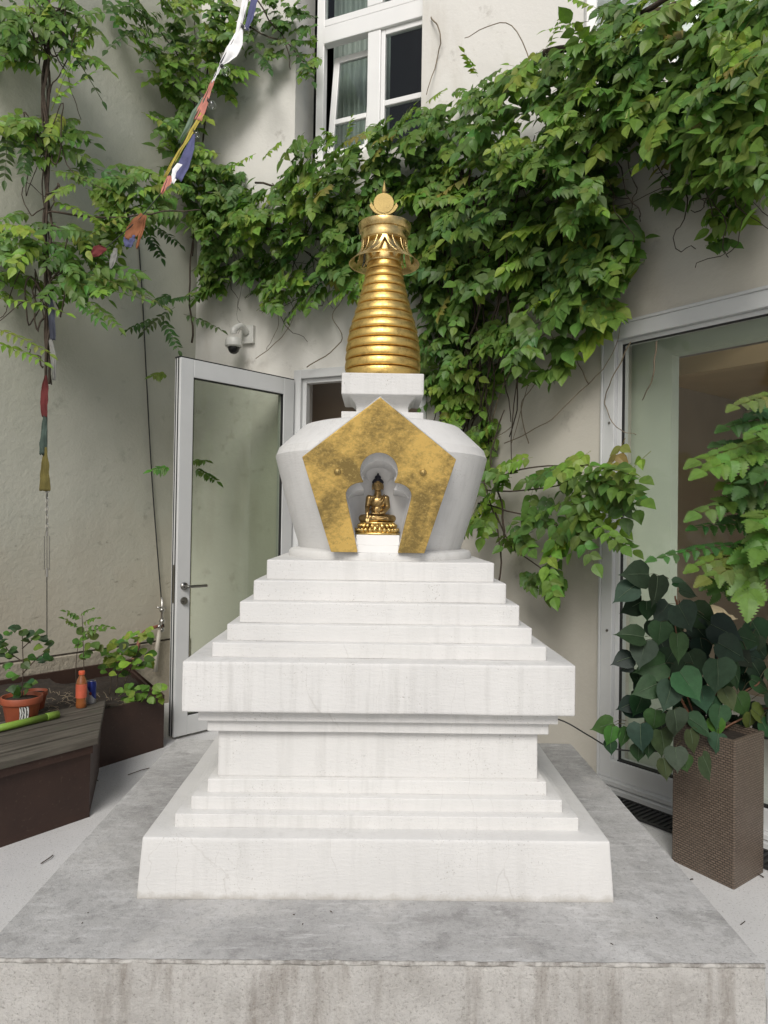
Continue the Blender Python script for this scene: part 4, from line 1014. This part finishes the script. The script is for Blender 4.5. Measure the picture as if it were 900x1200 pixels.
# clear bulbs on the slanting string
kb = NT('clear_bulb_glass'); kb.fin((1, 1, 1), .02, 0); kb.b.inputs['Transmission Weight'].default_value = 1.0; kb.b.inputs['IOR'].default_value = 1.12; MT['bulbglass'] = kb.m
MT['bulbglass'] = glass_mat('thin_clear_bulb_glass', (.97, .97, .97), 1.6)
for (zx, zy, r, lab) in ((705, 135, 17, 'highest clear glass bulb on the flag string, beside white cloth'), (617, 312, 20, 'clear glass bulb on the flag string just below the white flag'), (557, 462, 18, 'clear glass bulb on the flag string beside the coral flag'), (490, 592, 13, 'lowest, smallest clear glass bulb on the flag string by the navy flag')):
    c = dpt(zx, zy); rr_ = r*c.y/F/3.75; t = thing('light_bulb', lab, 'light bulb', c, 'clear bulbs strung with the slanting flags')
    m = MB(); m.ball(c, rr_, 24, 16); m.build('globe', MT['bulbglass'], t, True)
    m = MB(); m.tube([c + V((-.6, 0, .75))*rr_, c + V((-1.0, 0, 1.3))*rr_], rr_*.38, 12); m.tube([c + V((-1.0, 0, 1.3))*rr_, c + V((-1.25, 0, 2.0))*rr_], rr_*.08, 6); m.build('socket', MT['cable'], t, True)

# --- 5. big-leaved shrub reaching in from the right
sh = thing('shrub', 'lime green shrub with large toothed leaves reaching in at the right edge', 'shrub', V((1.75, 2.72, 0)))
f = Fol(); Y5 = lambda x, y: (760 + x/4.286, 440 + y/4.286)
def hp_(z, Y): x, y = Y5(*z); return atY(x, y, Y)
HL = (.145, .235, .055); HM = (.08, .155, .042); HD = (.07, .15, .05)
for a_, b_, Y, lf_, pr, c_ in (((640,90),(440,130),2.62,.055,3,HL), ((640,210),(395,235),2.70,.055,4,HM), ((650,250),(520,275),2.55,.05,2,HL), ((640,310),(250,395),2.62,.062,5,HL), ((620,360),(275,450),2.56,.062,5,HL), ((640,400),(430,400),2.66,.06,4,HD), ((640,340),(360,320),2.74,.055,5,HM),
        ((640,480),(390,520),2.66,.055,4,HL), ((620,520),(440,540),2.62,.06,3,HM), ((640,560),(250,660),2.60,.062,5,HL), ((620,600),(400,640),2.68,.06,4,HM), ((520,840),(35,880),2.64,.040,7,HM), ((560,740),(240,735),2.72,.045,5,HD), ((580,860),(240,930),2.62,.058,5,HL), ((600,900),(300,990),2.56,.06,4,HL),
        ((495,850),(500,1110),2.52,.075,6,HL), ((640,680),(545,720),2.50,.065,2,HL), ((640,740),(560,860),2.48,.075,4,HL), ((640,840),(590,950),2.56,.06,4,HM), ((640,150),(520,180),2.75,.05,3,HD), ((650,430),(560,480),2.55,.06,3,HM), ((640,620),(480,640),2.7,.055,4,HD), ((640,700),(420,700),2.74,.055,4,HD), ((640,780),(420,850),2.7,.05,4,HM)):
    p = hp_(a_, Y+.08); q = hp_(b_, Y-.04)
    down = abs(b_[0]-a_[0]) < 60
    f.compound(p, q-p, (V((-.25, -.9, .35)) if down else V((-.15, -.62, .75))), (q-p).length, pr+1, lf_*1.06, tuple(x*rnd.uniform(.85, 1.15) for x in c_), .12, .36, 7, .08)
for i in range(16):
    p = hp_((rnd.uniform(600, 720), rnd.uniform(150, 950)), rnd.uniform(2.6, 2.85)); d = V((rnd.uniform(-1, .4), rnd.uniform(-.6, .6), rnd.uniform(-.5, .3)))
    f.compound(p, d, V((0, -.6, .8)), rnd.uniform(.2, .34), 5, .06, rnd.choice((HL, HM, HD)), .3, .36, 7, .08)
f.build('foliage', MT['leaf'], sh)
m = MB(); base = V((1.80, 2.74, 0))
paths = [[base, V((1.80, 2.74, .9)), V((1.72, 2.70, 1.4)), hp_((620, 150), 2.7)], [V((1.80, 2.74, .8)), hp_((640, 860), 2.7), hp_((500, 830), 2.64)], [V((1.79, 2.74, 1.0)), hp_((650, 600), 2.68), hp_((560, 560), 2.62)], [V((1.75, 2.72, 1.2)), hp_((620, 320), 2.66)], [V((1.80, 2.74, .8)), hp_((580, 880), 2.65), hp_((495, 850), 2.56)]]
stems(m, paths, .012, .01, 7); m.build('stem', MT['red_stem'], sh, True)

# ------------------------------------------------------------------ wicker planter with heart-leaved plant
w0, w1, w2_ = atZ(787, 1008, 0), atZ(860, 1043, 0), atZ(895, 1022, 0)
e1 = (w0 - w1); e2 = w2_ - w1
PH = .615
wk = thing('planter', 'tall square brown woven planter beside the large window', 'planter', w1 + (e1+e2)/2)
bm = bmesh.new(); uvl = bm.loops.layers.uv.new('UVMap')
def quad(p, du_, dv_, wlen, hlen):
    vs = [bm.verts.new(q) for q in (p, p+du_, p+du_+dv_, p+dv_)]; fc = bm.faces.new(vs)
    for lp, uv in zip(fc.loops, ((0, 0), (wlen, 0), (wlen, hlen), (0, hlen))): lp[uvl].uv = uv
L1 = e1.length; L2 = e2.length
quad(w1, e1, up*PH, L1, PH); quad(w1+e1, e2, up*PH, L2, PH); quad(w1+e1+e2, -e1, up*PH, L1, PH); quad(w1+e2, -e2, up*PH, L2, PH)
rim_t = .022; e1n, e2n = e1.normalized(), e2.normalized()
i0 = w1 + (e1n+e2n)*rim_t + up*PH; ia, ib = e1 - e1n*2*rim_t, e2 - e2n*2*rim_t
for p, a_, b_ in ((w1+up*PH, e1, ia),):
    o4 = [w1+up*PH, w1+e1+up*PH, w1+e1+e2+up*PH, w1+e2+up*PH]; i4 = [i0, i0+ia, i0+ia+ib, i0+ib]
    for j in range(4):
        vs = [bm.verts.new(q) for q in (o4[j], o4[(j+1) % 4], i4[(j+1) % 4], i4[j])]; fc = bm.faces.new(vs)
        for lp, uv in zip(fc.loops, ((0, 0), (L1, 0), (L1, rim_t), (0, rim_t))): lp[uvl].uv = uv
        vs = [bm.verts.new(q) for q in (i4[j], i4[(j+1) % 4], i4[(j+1) % 4]-up*.1, i4[j]-up*.1)]; fc = bm.faces.new(vs)
        for lp, uv in zip(fc.loops, ((0, 0), (L1, 0), (L1, .1), (0, .1))): lp[uvl].uv = uv
bmesh.ops.remove_doubles(bm, verts=bm.verts[:], dist=1e-5); bmesh.ops.recalc_face_normals(bm, faces=bm.faces[:])
from_bm('woven_body', bm, MT['wicker'], wk, False, .006)
m = MB(); m.prism([i0-up*.05, i0+ia-up*.05, i0+ia+ib-up*.05, i0+ib-up*.05], up*.02); m.build('soil', MT['soil'], wk)
fp = thing('potted_plant', 'dark green heart-leaved plant spilling from the woven planter', 'plant', w1 + (e1+e2)/2 + up*(PH-.03))
f = Fol(); fm = MB(); Z6 = lambda x, y: (690 + x/4.286, 640 + y/4.286)
PC = w1 + (e1+e2)/2
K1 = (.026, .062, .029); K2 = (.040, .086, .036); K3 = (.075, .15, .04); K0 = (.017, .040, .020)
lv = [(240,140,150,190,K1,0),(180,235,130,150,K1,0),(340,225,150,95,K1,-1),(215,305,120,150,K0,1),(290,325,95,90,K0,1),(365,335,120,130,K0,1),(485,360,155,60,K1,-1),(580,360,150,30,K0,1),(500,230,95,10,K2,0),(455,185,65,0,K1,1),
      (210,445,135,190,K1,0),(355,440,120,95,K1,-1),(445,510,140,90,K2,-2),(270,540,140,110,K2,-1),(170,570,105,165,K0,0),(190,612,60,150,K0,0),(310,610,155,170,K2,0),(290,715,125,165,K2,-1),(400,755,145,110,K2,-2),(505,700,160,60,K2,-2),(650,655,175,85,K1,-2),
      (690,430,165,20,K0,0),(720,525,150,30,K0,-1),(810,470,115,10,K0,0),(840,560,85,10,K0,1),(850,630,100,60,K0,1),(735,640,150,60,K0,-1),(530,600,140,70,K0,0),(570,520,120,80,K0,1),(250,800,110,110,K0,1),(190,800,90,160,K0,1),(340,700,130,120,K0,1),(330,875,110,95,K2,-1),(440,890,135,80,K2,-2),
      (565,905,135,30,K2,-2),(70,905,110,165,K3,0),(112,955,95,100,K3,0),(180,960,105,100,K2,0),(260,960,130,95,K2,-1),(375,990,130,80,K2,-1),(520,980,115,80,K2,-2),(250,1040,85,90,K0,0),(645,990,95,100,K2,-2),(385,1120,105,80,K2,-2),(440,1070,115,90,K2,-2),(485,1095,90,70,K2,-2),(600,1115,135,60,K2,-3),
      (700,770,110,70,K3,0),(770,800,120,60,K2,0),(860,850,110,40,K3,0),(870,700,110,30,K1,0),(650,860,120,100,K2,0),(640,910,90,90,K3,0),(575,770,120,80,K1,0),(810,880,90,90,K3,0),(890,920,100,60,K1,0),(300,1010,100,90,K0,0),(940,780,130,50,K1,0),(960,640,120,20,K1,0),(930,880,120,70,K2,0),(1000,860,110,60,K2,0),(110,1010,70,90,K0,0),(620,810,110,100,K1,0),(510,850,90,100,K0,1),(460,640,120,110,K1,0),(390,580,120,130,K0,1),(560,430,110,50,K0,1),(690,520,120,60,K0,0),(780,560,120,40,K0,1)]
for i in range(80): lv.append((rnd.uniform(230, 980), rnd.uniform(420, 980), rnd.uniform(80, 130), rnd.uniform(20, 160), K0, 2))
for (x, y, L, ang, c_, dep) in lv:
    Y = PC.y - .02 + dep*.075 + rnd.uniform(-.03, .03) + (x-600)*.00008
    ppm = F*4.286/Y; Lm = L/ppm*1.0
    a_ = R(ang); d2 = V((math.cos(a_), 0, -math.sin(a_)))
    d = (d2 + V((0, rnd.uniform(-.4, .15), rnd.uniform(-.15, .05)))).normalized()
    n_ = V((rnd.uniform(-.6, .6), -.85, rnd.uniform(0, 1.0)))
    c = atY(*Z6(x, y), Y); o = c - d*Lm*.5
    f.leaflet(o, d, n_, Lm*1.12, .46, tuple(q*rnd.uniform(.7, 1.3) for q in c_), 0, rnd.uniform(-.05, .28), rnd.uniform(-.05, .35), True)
    # pale midrib and petiole
    sd = d.cross(n_).normalized(); nn = sd.cross(d)
    f.stem([o + nn*.0018, o + d*Lm*.4 + nn*.001, o + d*Lm*.8 - nn*(Lm*.055)], .0013, (.13, .18, .11))
    tgt = PC + V(((x-430)/4.286*Y/F*.35, rnd.uniform(-.05, .05), max(PH+.02, o.z - rnd.uniform(.05, .16)) if o.z > PH else PH+.02))
    tgt.z = max(PH+.02, o.z-.06) if o.z > PH+.05 else PH+.03
    tgt = o + (tgt-o).normalized()*min((tgt-o).length, .07) + V((0, .02, 0)); f.stem(smooth_path([tgt, (tgt+o)/2 + V((0, 0, .008)), o], 4), .0022, (.10, .09, .05))
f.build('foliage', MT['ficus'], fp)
for pts in ([(560,960),(470,640),(440,420),(455,270)], [(620,960),(660,640),(640,520),(690,440)], [(600,960),(760,760),(860,680)], [(560,960),(430,700),(280,520)], [(455,310),(430,250)], [(450,320),(478,268)], [(600,960),(850,830),(960,800)]):
    fm = MB(); stems(fm, [[atY(*Z6(x, y), PC.y+.03) for x, y in pts]], .006, .01, 6); fm.build('stem', MT['red_stem'], fp, True)
# stray black cable by planter
m = MB(); m.tube(smooth_path([atY(630, 838, 3.72), atY(660, 845, 3.8), atY(690, 862, 3.7), atY(715, 876, 3.5), atY(745, 880, 3.3), atY(790, 880, 3.1)], 8), .004, 6)
tag(m.build('cable', MT['cable'], None, True), 'thin black cable sagging from the stupa to the woven planter', 'cable')

# ------------------------------------------------------------------ left planters, pots and bits
bn = thing('planter_bench', 'long dark brown planter with a grey plank bench top', 'planter', (-1.7, 3.8, 0))
fd = V((.613, .790, 0)); FR = V((-1.356, 3.547, .42)); BR = V((-1.601, 4.295, .42)); LEN = 2.6
NPL = 5; back = (BR-FR); perp = V((-.79, .613, 0)); wid = back.dot(perp); sl = back - perp*wid
m = MB()
for i in range(NPL):
    t0, t1 = i/NPL, (i+1)/NPL-.034
    a_ = FR + back*t0; b_ = FR + back*t1
    m.prism([a_ - fd*LEN, a_, b_, b_ - fd*LEN], V((0, 0, -.035)))
m.build('bench_top', MT['planks'], bn, False, .003)
m = MB(); FB = V((-1.421, 3.616, 0)); FT = FR - fd*.02 + perp*.03 - up*.037
EB = V((-1.62, 4.26, 0)); ET = BR - fd*.02 - up*.037
m.add([FB - fd*LEN, FB, FT, FT - fd*LEN], [(0, 1, 2, 3)]); m.add([FB, EB, ET, FT], [(0, 1, 2, 3)])
m.build('side_panel', MT['brown'], bn)
m = MB(); m.obox(FR - fd*LEN + up*-.075 + perp*.012, fd*(LEN-.02), perp*.018, up*.038); m.obox(FB - fd*LEN - perp*.006, fd*LEN, perp*.02, up*.06); m.build('trim_rail', MT['brown'], bn)
# soil bed up to the wall
def soil(name, poly, z, parent, seed):
    m_ = MB(); n_ = 24; a, b, c, d = [V(p) for p in poly]; vs = []; fs = []
    for i in range(n_+1):
        for j in range(n_+1):
            p = a.lerp(b, i/n_).lerp(d.lerp(c, i/n_), j/n_); p.z = z + .02*noise.noise(p*7) + .012*noise.noise(p*25); vs.append(p)
    for i in range(n_):
        for j in range(n_): q = i*(n_+1)+j; fs.append((q, q+n_+1, q+n_+2, q+1))
    m_.add(vs, fs); return m_.build(name, MT['soil'], parent, True)
lwz = lambda p: LWp + LWd*((p-LWp).dot(LWd)) + LWn*.055
soil('soil', [BR - fd*LEN, BR + fd*.1, lwz(BR + fd*.1), lwz(BR - fd*LEN)], .385, bn, 1)
b2 = thing('planter', 'low dark brown planter box against the grey wall next to the open door', 'planter', (-1.5, 4.7, 0))
A_ = V((-1.63, 4.30, 0)) - fd*.25; B_ = V((-1.372, 4.711, 0)); Cw = lwz(B_ + fd*.35); 
m = MB(); hh = .345
m.obox(A_, B_-A_, perp*.02, up*hh); m.add([B_, Cw, Cw+up*hh, B_+up*hh], [(0, 1, 2, 3)]); Bi = B_ + perp*.02; m.obox(B_ + perp*.021 - fd*.02, Cw - B_ - perp*.02, -fd*.02, up*(hh+.001)); m.build('side_panel', MT['brown'], b2)
Dw = lwz(A_); m = MB(); m.obox(lwz(A_) + LWn*.0, Cw - Dw, LWn*.025, up*(hh+.07)); m.build('back_panel', MT['brown'], b2)
soil('soil', [A_ + perp*.021, B_ + perp*.021, Cw, Dw], .315, b2, 2)

def pot(name, label, px_, py_, z, dia, h, tagged):
    c = atZ(px_, py_, z); t = thing(name, label, 'flower pot', c, 'terracotta pots on the plank bench')
    r = dia/2; m_ = MB(); m_.lathe([(r*.72, 0), (r*.90, h*.74), (r*.92, h*.745), (r*1.0, h*.75), (r*1.0, h*.97), (r*.985, h), (r*.92, h), (r*.90, h*.9), (r*.86, h*.85)], c, 48, True); m_.build('pot_body', MT['clay'], t, True, .001)
    m_ = MB(); m_.lathe([(r*.88, h*.86), (r*.3, h*.9)], c, 24); m_.build('soil', MT['soil'], t, True)
    if tagged:
        m_ = MB(); m_.add([c + V((math.cos(a_)*r*q, math.sin(a_)*r*q, zz)) for a_, q, zz in ((R(-70), .80, h*.08), (R(-42), .80, h*.08), (R(-42), .93, h*.7), (R(-70), .93, h*.7))], [(0, 1, 2, 3)])
        kk = NT('white_plant_tag'); w_ = kk.n('TexWave', {'Vector': kk.tc.outputs['Object'], 'Scale': 30, 'Distortion': 6}).outputs['Fac']; m_.build('price_tag', kk.fin(kk.mix(kk.ramp(w_, .45, .55), (.75, .75, .74), (.08, .08, .08)), .5), t)
    return c, h
p1, h1 = pot('clay_pot', 'larger orange clay pot holding a leggy seedling, with a white tag', 25, 845, .42, .205, .135, True)
p2, h2 = pot('clay_pot', 'smaller orange clay pot tucked behind the larger pot', 41, 830, .42, .13, .10, False)
def plantlet(name, label, base, f_fn, stem_paths, mat='leaf'):
    t = thing(name, label, 'plant', base); f_ = Fol(); f_fn(f_); f_.build('foliage', MT[mat], t)
    m_ = MB(); 
    for pts in stem_paths: m_.tube(smooth_path(pts, 5), [.0035*(1-.5*i/(len(smooth_path(pts, 5)))) for i in range(len(smooth_path(pts, 5)))], 5)
    m_.build('stem', MT['bark'], t, True)
def rl(f_, x, y, Y, L, col, W=.45):
    c = atY(x, y, Y); d = V((rnd.uniform(-1, 1), rnd.uniform(-.8, .3), rnd.uniform(-.6, .3))); f_.leaflet(c - d.normalized()*L*.5, d, V((rnd.uniform(-.3, .3), -.6, .8)), L, W, tuple(q*rnd.uniform(.8, 1.2) for q in col), 0, .12, .15)
Yp = p1.y
def fn(f_):
    for (x, y) in ((3,752),(8,745),(12,738),(20,736),(28,742),(2,765),(10,768),(30,748),(36,742),(42,745),(48,741),(50,750),(44,757),(33,776),(40,772),(28,778),(8,778),(14,762),(48,772),(55,762),(58,755),(55,770),(16,792),(22,805),(30,802),(38,800),(18,812),(12,806),(28,812),(0,755),(-5,748)): 
        for q in range(2): rl(f_, x+rnd.uniform(-3, 3), y+rnd.uniform(-3, 3), Yp+rnd.uniform(-.08, .08), rnd.uniform(.035, .06), rnd.choice((G_DARK, G_MID, (.05, .10, .045))))
plantlet('seedling', 'leggy seedling with small rounded leaves growing in the larger clay pot', p1+up*h1*.85, fn, [[atY(26, 815, Yp), atY(27, 780, Yp), atY(26, 740, Yp)], [atY(26, 775, Yp), atY(12, 765, Yp), atY(5, 755, Yp)], [atY(26, 760, Yp), atY(40, 748, Yp), atY(50, 745, Yp)], [atY(26, 790, Yp), atY(40, 775, Yp), atY(56, 762, Yp)]])
Y2 = 4.55
def fn(f_):
    for (b_, t_) in (((92,735),(80,725)), ((95,720),(104,712)), ((95,725),(82,716)), ((97,730),(110,722)), ((100,735),(124,730)), ((95,742),(112,735))):
        p = atY(*b_, Y2); q = atY(*t_, Y2-.05); f_.compound(p, q-p, V((0, -.5, .85)), (q-p).length*1.2, 3, .035, G_MID, .3, .34)
    for (x, y) in ((90,752),(98,748),(104,745),(102,758),(92,756),(112,756),(117,760),(100,768),(104,764),(97,770),(110,745),(95,740)): rl(f_, x, y, Y2+rnd.uniform(-.05, .05), rnd.uniform(.05, .075), G_MID, .48)
plantlet('seedling', 'thin upright weed with rounded leaves against the wall behind the orange bottle', atY(100, 815, Y2), fn, [[atY(99, 815, Y2), atY(98, 770, Y2), atY(96, 718, Y2)], [atY(90, 815, Y2), atY(89, 780, Y2), atY(92, 752, Y2)], [atY(98, 745, Y2), atY(118, 735, Y2)]])
Y3 = 4.75
def fn(f_):
    for i in range(75):
        a_ = rnd.random(); x = 118+60*a_**.9; y = 778 - 22*a_ + rnd.uniform(-22, 24); rl(f_, x, y, Y3+rnd.uniform(-.12, .12), rnd.uniform(.05, .085), rnd.choice((G_MID, G_LITE, G_DARK, G_LITE, G_LIME)), .42)
plantlet('leafy_plant', 'bushy light green plant in the planter box beside the tap', atY(140, 815, Y3), fn, [[atY(128, 815, Y3), atY(130, 790, Y3), atY(122, 775, Y3)], [atY(140, 815, Y3), atY(155, 780, Y3), atY(165, 755, Y3)], [atY(135, 815, Y3), atY(140, 780, Y3), atY(142, 765, Y3)]])
Y4 = 4.78
def fn(f_):
    for i in range(34): rl(f_, rnd.uniform(140, 192), rnd.uniform(803, 824), Y4-.2+rnd.uniform(-.1, .1), rnd.uniform(.045, .07), rnd.choice((G_MID, G_LITE, G_LITE)), .45)
plantlet('leafy_plant', 'low trailing green plant over the rim of the brown planter box', atY(165, 822, Y4), fn, [[atY(150, 822, Y4-.1), atY(165, 812, Y4-.2), atY(190, 808, Y4-.2)]])
# dead leaves and twigs on the soil
m = MB()
for i in range(90):
    p = atY(rnd.uniform(65, 135), rnd.uniform(800, 825), 0); 
for i in range(120):
    t_ = rnd.random(); p = BR + fd*rnd.uniform(-.5, .25) + perp*rnd.uniform(.03, .5); p.z = .395 if (p-BR).dot(fd) < .1 else .33
    d = V((rnd.uniform(-1, 1), rnd.uniform(-1, 1), rnd.uniform(-.2, .4))).normalized()*rnd.uniform(.02, .07); m.tube([p, p+d*.5+up*.008, p+d], .0018, 4)
tag(m.build('dry_litter', MT['tendril']), kind='stuff')
# bottle and can
cb_ = atZ(95, 829, .42); bt = thing('bottle', 'orange-labelled drink bottle standing on the plank bench', 'bottle', cb_); hB = .215
ko = NT('amber_drink_in_bottle'); MT['amber'] = ko.fin((.30, .10, .03), .12, 0, None, Coat_Weight=.5)
MT['olabel'] = simple('orange_paper_label', (.62, .13, .07), .5, 0, .12, 20); MT['ocap'] = simple('orange_plastic_cap', (.70, .12, .05), .4, 0, .05)
m = MB(); m.lathe([(.026, 0), (.0295, .004), (.0295, .03), (.027, .045), (.0295, .06), (.0295, .135), (.026, .155), (.015, .178), (.0135, .188), (.0135, .192)], cb_, 32); m.build('bottle_body', MT['amber'], bt, True)
m = MB(); m.lathe([(.0302, .058), (.0304, .060), (.0304, .134), (.0302, .136)], cb_, 32, False); m.build('paper_label', MT['olabel'], bt, True)
m = MB(); m.lathe([(.017, .188), (.0175, .190), (.0175, .205), (.0155, .209), (.003, .2095)], cb_, 24); m.build('cap', MT['ocap'], bt, True)
cc = atZ(107, 824, .42); cn = thing('drink_can', 'slim blue and silver drink can beside the orange bottle', 'can', cc)
kc = NT('blue_silver_can_print'); cz = kc.n('SeparateXYZ', {'Vector': kc.tc.outputs['Object']}); dgl = kc.math('ADD', kc.math('MULTIPLY', cz.outputs['X'], 1.6), cz.outputs['Z'])
MT['can'] = kc.fin(kc.mix(kc.ramp(kc.math('ADD', dgl, 0.0), .42+.068+1.6*cc.x-.002, .42+.068+1.6*cc.x+.002), (.55, .56, .60), (.02, .035, .20)), .3, .6)
m = MB(); m.lathe([(.021, 0), (.0265, .006), (.0265, .118), (.0225, .128), (.0225, .132)], cc, 32); m.build('can_body', MT['can'], cn, True)
m = MB(); m.lathe([(.0228, .1305), (.0232, .133), (.0215, .1335), (.020, .130), (.002, .130)], cc, 32); m.build('lid', MT['chrome'], cn, True)
m = MB(); rc_ = cc + V((.004, -.0262, .062)); m.ball(rc_, (.008, .0012, .010), 12, 8); m.build('red_emblem', MT['f_red'], cn, True)
# lime-green pole on the bench
p0 = atZ(68, 837, .442); pA = atZ(-20, 858, .442)
gpz = thing('pole', 'lime green plastic pole lying on the plank bench', 'pole', (p0+pA)/2)
m = MB(); m.tube([pA, p0.lerp(pA, .16)], .0185, 16); m.build('tube', MT['ladder'], gpz, True)
m = MB(); m.tube([p0.lerp(pA, .17), p0.lerp(pA, .165), p0.lerp(pA, .0)], .0205, 16); m.build('sleeve', MT['ladder'], gpz, True)
# tap with hose and drain pipe at the corner
tp_ = thing('wall_tap', 'wall tap with red-brown hose and cream pipe beside the door', 'tap', lw(189, 740, .05))
lq = lambda x, y, o=.06: lw(x, y, o)
m = MB(); m.tube(smooth_path([lq(190, 733), lq(178, 736), lq(168, 742), lq(163, 752), lq(158, 768), lq(150, 785)], 6), .014, 8); m.build('hose', MT['hose'], tp_, True)
m = MB(); m.tube([lq(187, 738), lq(184, 760), lq(182, 787)], .017, 10); m.build('drain_pipe', MT['pipe'], tp_, True)
m = MB(); m.tube([lq(190, 700), lq(190, 728)], .011, 8); m.ball(lq(190, 715), .022); m.ball(lq(190, 728), .025); m.tube([lq(184, 712, .10), lq(195, 712, .10)], .007, 8); m.tube([lq(190, 728), lq(186, 735, .12)], .012, 8); m.ball(lq(190, 738), .02); m.build('valve', MT['chrome'], tp_, True)
m = MB(); m.tube(smooth_path([lw(162, 280, .02), lw(167, 350, .02), lw(172, 450, .02), lw(178, 560, .02), lw(184, 640, .03), lw(188, 690, .03), lw(192, 735, .04)], 6), .0055, 6)
tag(m.build('cable', MT['cable'], None, True), 'black cable running down the grey wall to the tap', 'cable')
m = MB(); m.tube(smooth_path([bw(223, 300, .02), bw(223, 360, .015), bw(222, 418, .015)], 6), .006, 6)
tag(m.build('conduit', MT['pipe'], None, True), 'thin conduit in the corner just above the open door', 'conduit')

# dome camera on bracket
cm = bw(292, 393, 0); sc_t = thing('security_camera', 'white dome security camera on the wall above the open door', 'camera', cm)
m = MB(); sB_ = sB(cm); bar(m, sB_-.055, sB_+.06, cm.z-.075, cm.z+.075, .001, .035); m.build('wall_plate', MT['camwhite'], sc_t, False, .006)
hd = bw(274, 404, .17); top_ = hd + up*.07
m = MB(); m.tube(smooth_path([bwp(sB_, cm.z+.01, .03), bwp(sB_-.01, cm.z+.05, .10), top_ + up*.05, top_ + up*.02], 6), .026, 12); m.build('arm', MT['camwhite'], sc_t, True)
m = MB(); m.lathe([(.04, .055), (.062, .05), (.068, .03), (.070, -.012), (.062, -.02), (.052, -.022)][::-1], hd, 36); m.build('housing', MT['camwhite'], sc_t, True, .002)
m = MB(); m.lathe([(.004, -.075), (.022, -.07), (.038, -.055), (.048, -.03), (.050, -.018)], hd, 32); m.build('lens_dome', MT['smoke'], sc_t, True)

# small twigs on the paving and the platform
m = MB()
for pts in ([(738,1028),(756,1040)], [(868,1018),(895,1028)], [(48,1012),(62,1002)], [(150,908),(175,900)], [(90,905),(115,915)], [(805,1035),(812,1030)]):
    P_ = [atZ(x, y, .006) for x, y in pts]; m.tube([P_[0], (P_[0]+P_[1])/2 + V((.01, .01, .004)), P_[1]], .0025, 5)
for i in range(14):
    p = V((rnd.uniform(1.1, 1.9), rnd.uniform(2.2, 3.5), .003)); m.tube([p, p + V((rnd.uniform(-.03, .03), rnd.uniform(-.03, .03), .003))], .0016, 4)
for i in range(7):
    p = V((rnd.uniform(-1, 1), rnd.uniform(1.93, 2.15), PZ+.003)); m.tube([p, p + V((rnd.uniform(-.008, .008), rnd.uniform(-.008, .008), .001))], .0013, 4)
tag(m.build('twig_litter', MT['bark']), kind='stuff')

# ------------------------------------------------------------------ light
SUN_EL, SUN_AZ = R(40), R(-170)      # azimuth measured from +Y towards +X: behind the camera, to the left
w = bpy.data.worlds.new('World'); scene.world = w; w.use_nodes = True; nt = w.node_tree
bg = nt.nodes['Background']; sky = nt.nodes.new('ShaderNodeTexSky'); sky.sky_type = 'NISHITA'; sky.sun_disc = False
sky.sun_elevation = SUN_EL; sky.sun_rotation = SUN_AZ; sky.air_density = 1.0; sky.dust_density = 3.0; sky.ozone_density = 1.0
hs_ = nt.nodes.new('ShaderNodeHueSaturation'); hs_.inputs['Saturation'].default_value = .9
nt.links.new(sky.outputs[0], hs_.inputs['Color']); nt.links.new(hs_.outputs[0], bg.inputs[0]); bg.inputs[1].default_value = .088
sd = bpy.data.lights.new('sun', 'SUN'); sd.energy = 1.95; sd.angle = R(26); sd.color = (1, .985, .95)
so3 = bpy.data.objects.new('sun', sd); COL.objects.link(so3)
sv = V((math.sin(SUN_AZ)*math.cos(SUN_EL), math.cos(SUN_AZ)*math.cos(SUN_EL), math.sin(SUN_EL)))
so3.rotation_euler = sv.to_track_quat('Z', 'Y').to_euler(); so3.location = sv*12

scene.view_settings.view_transform = 'Standard'; scene.view_settings.look = 'None'; scene.view_settings.exposure = 0.13; scene.view_settings.gamma = 1
cy = scene.cycles; cy.use_denoising = True; cy.max_bounces = 7; cy.diffuse_bounces = 4; cy.glossy_bounces = 4; cy.transparent_max_bounces = 16; cy.transmission_bounces = 4; cy.caustics_reflective = False; cy.caustics_refractive = False
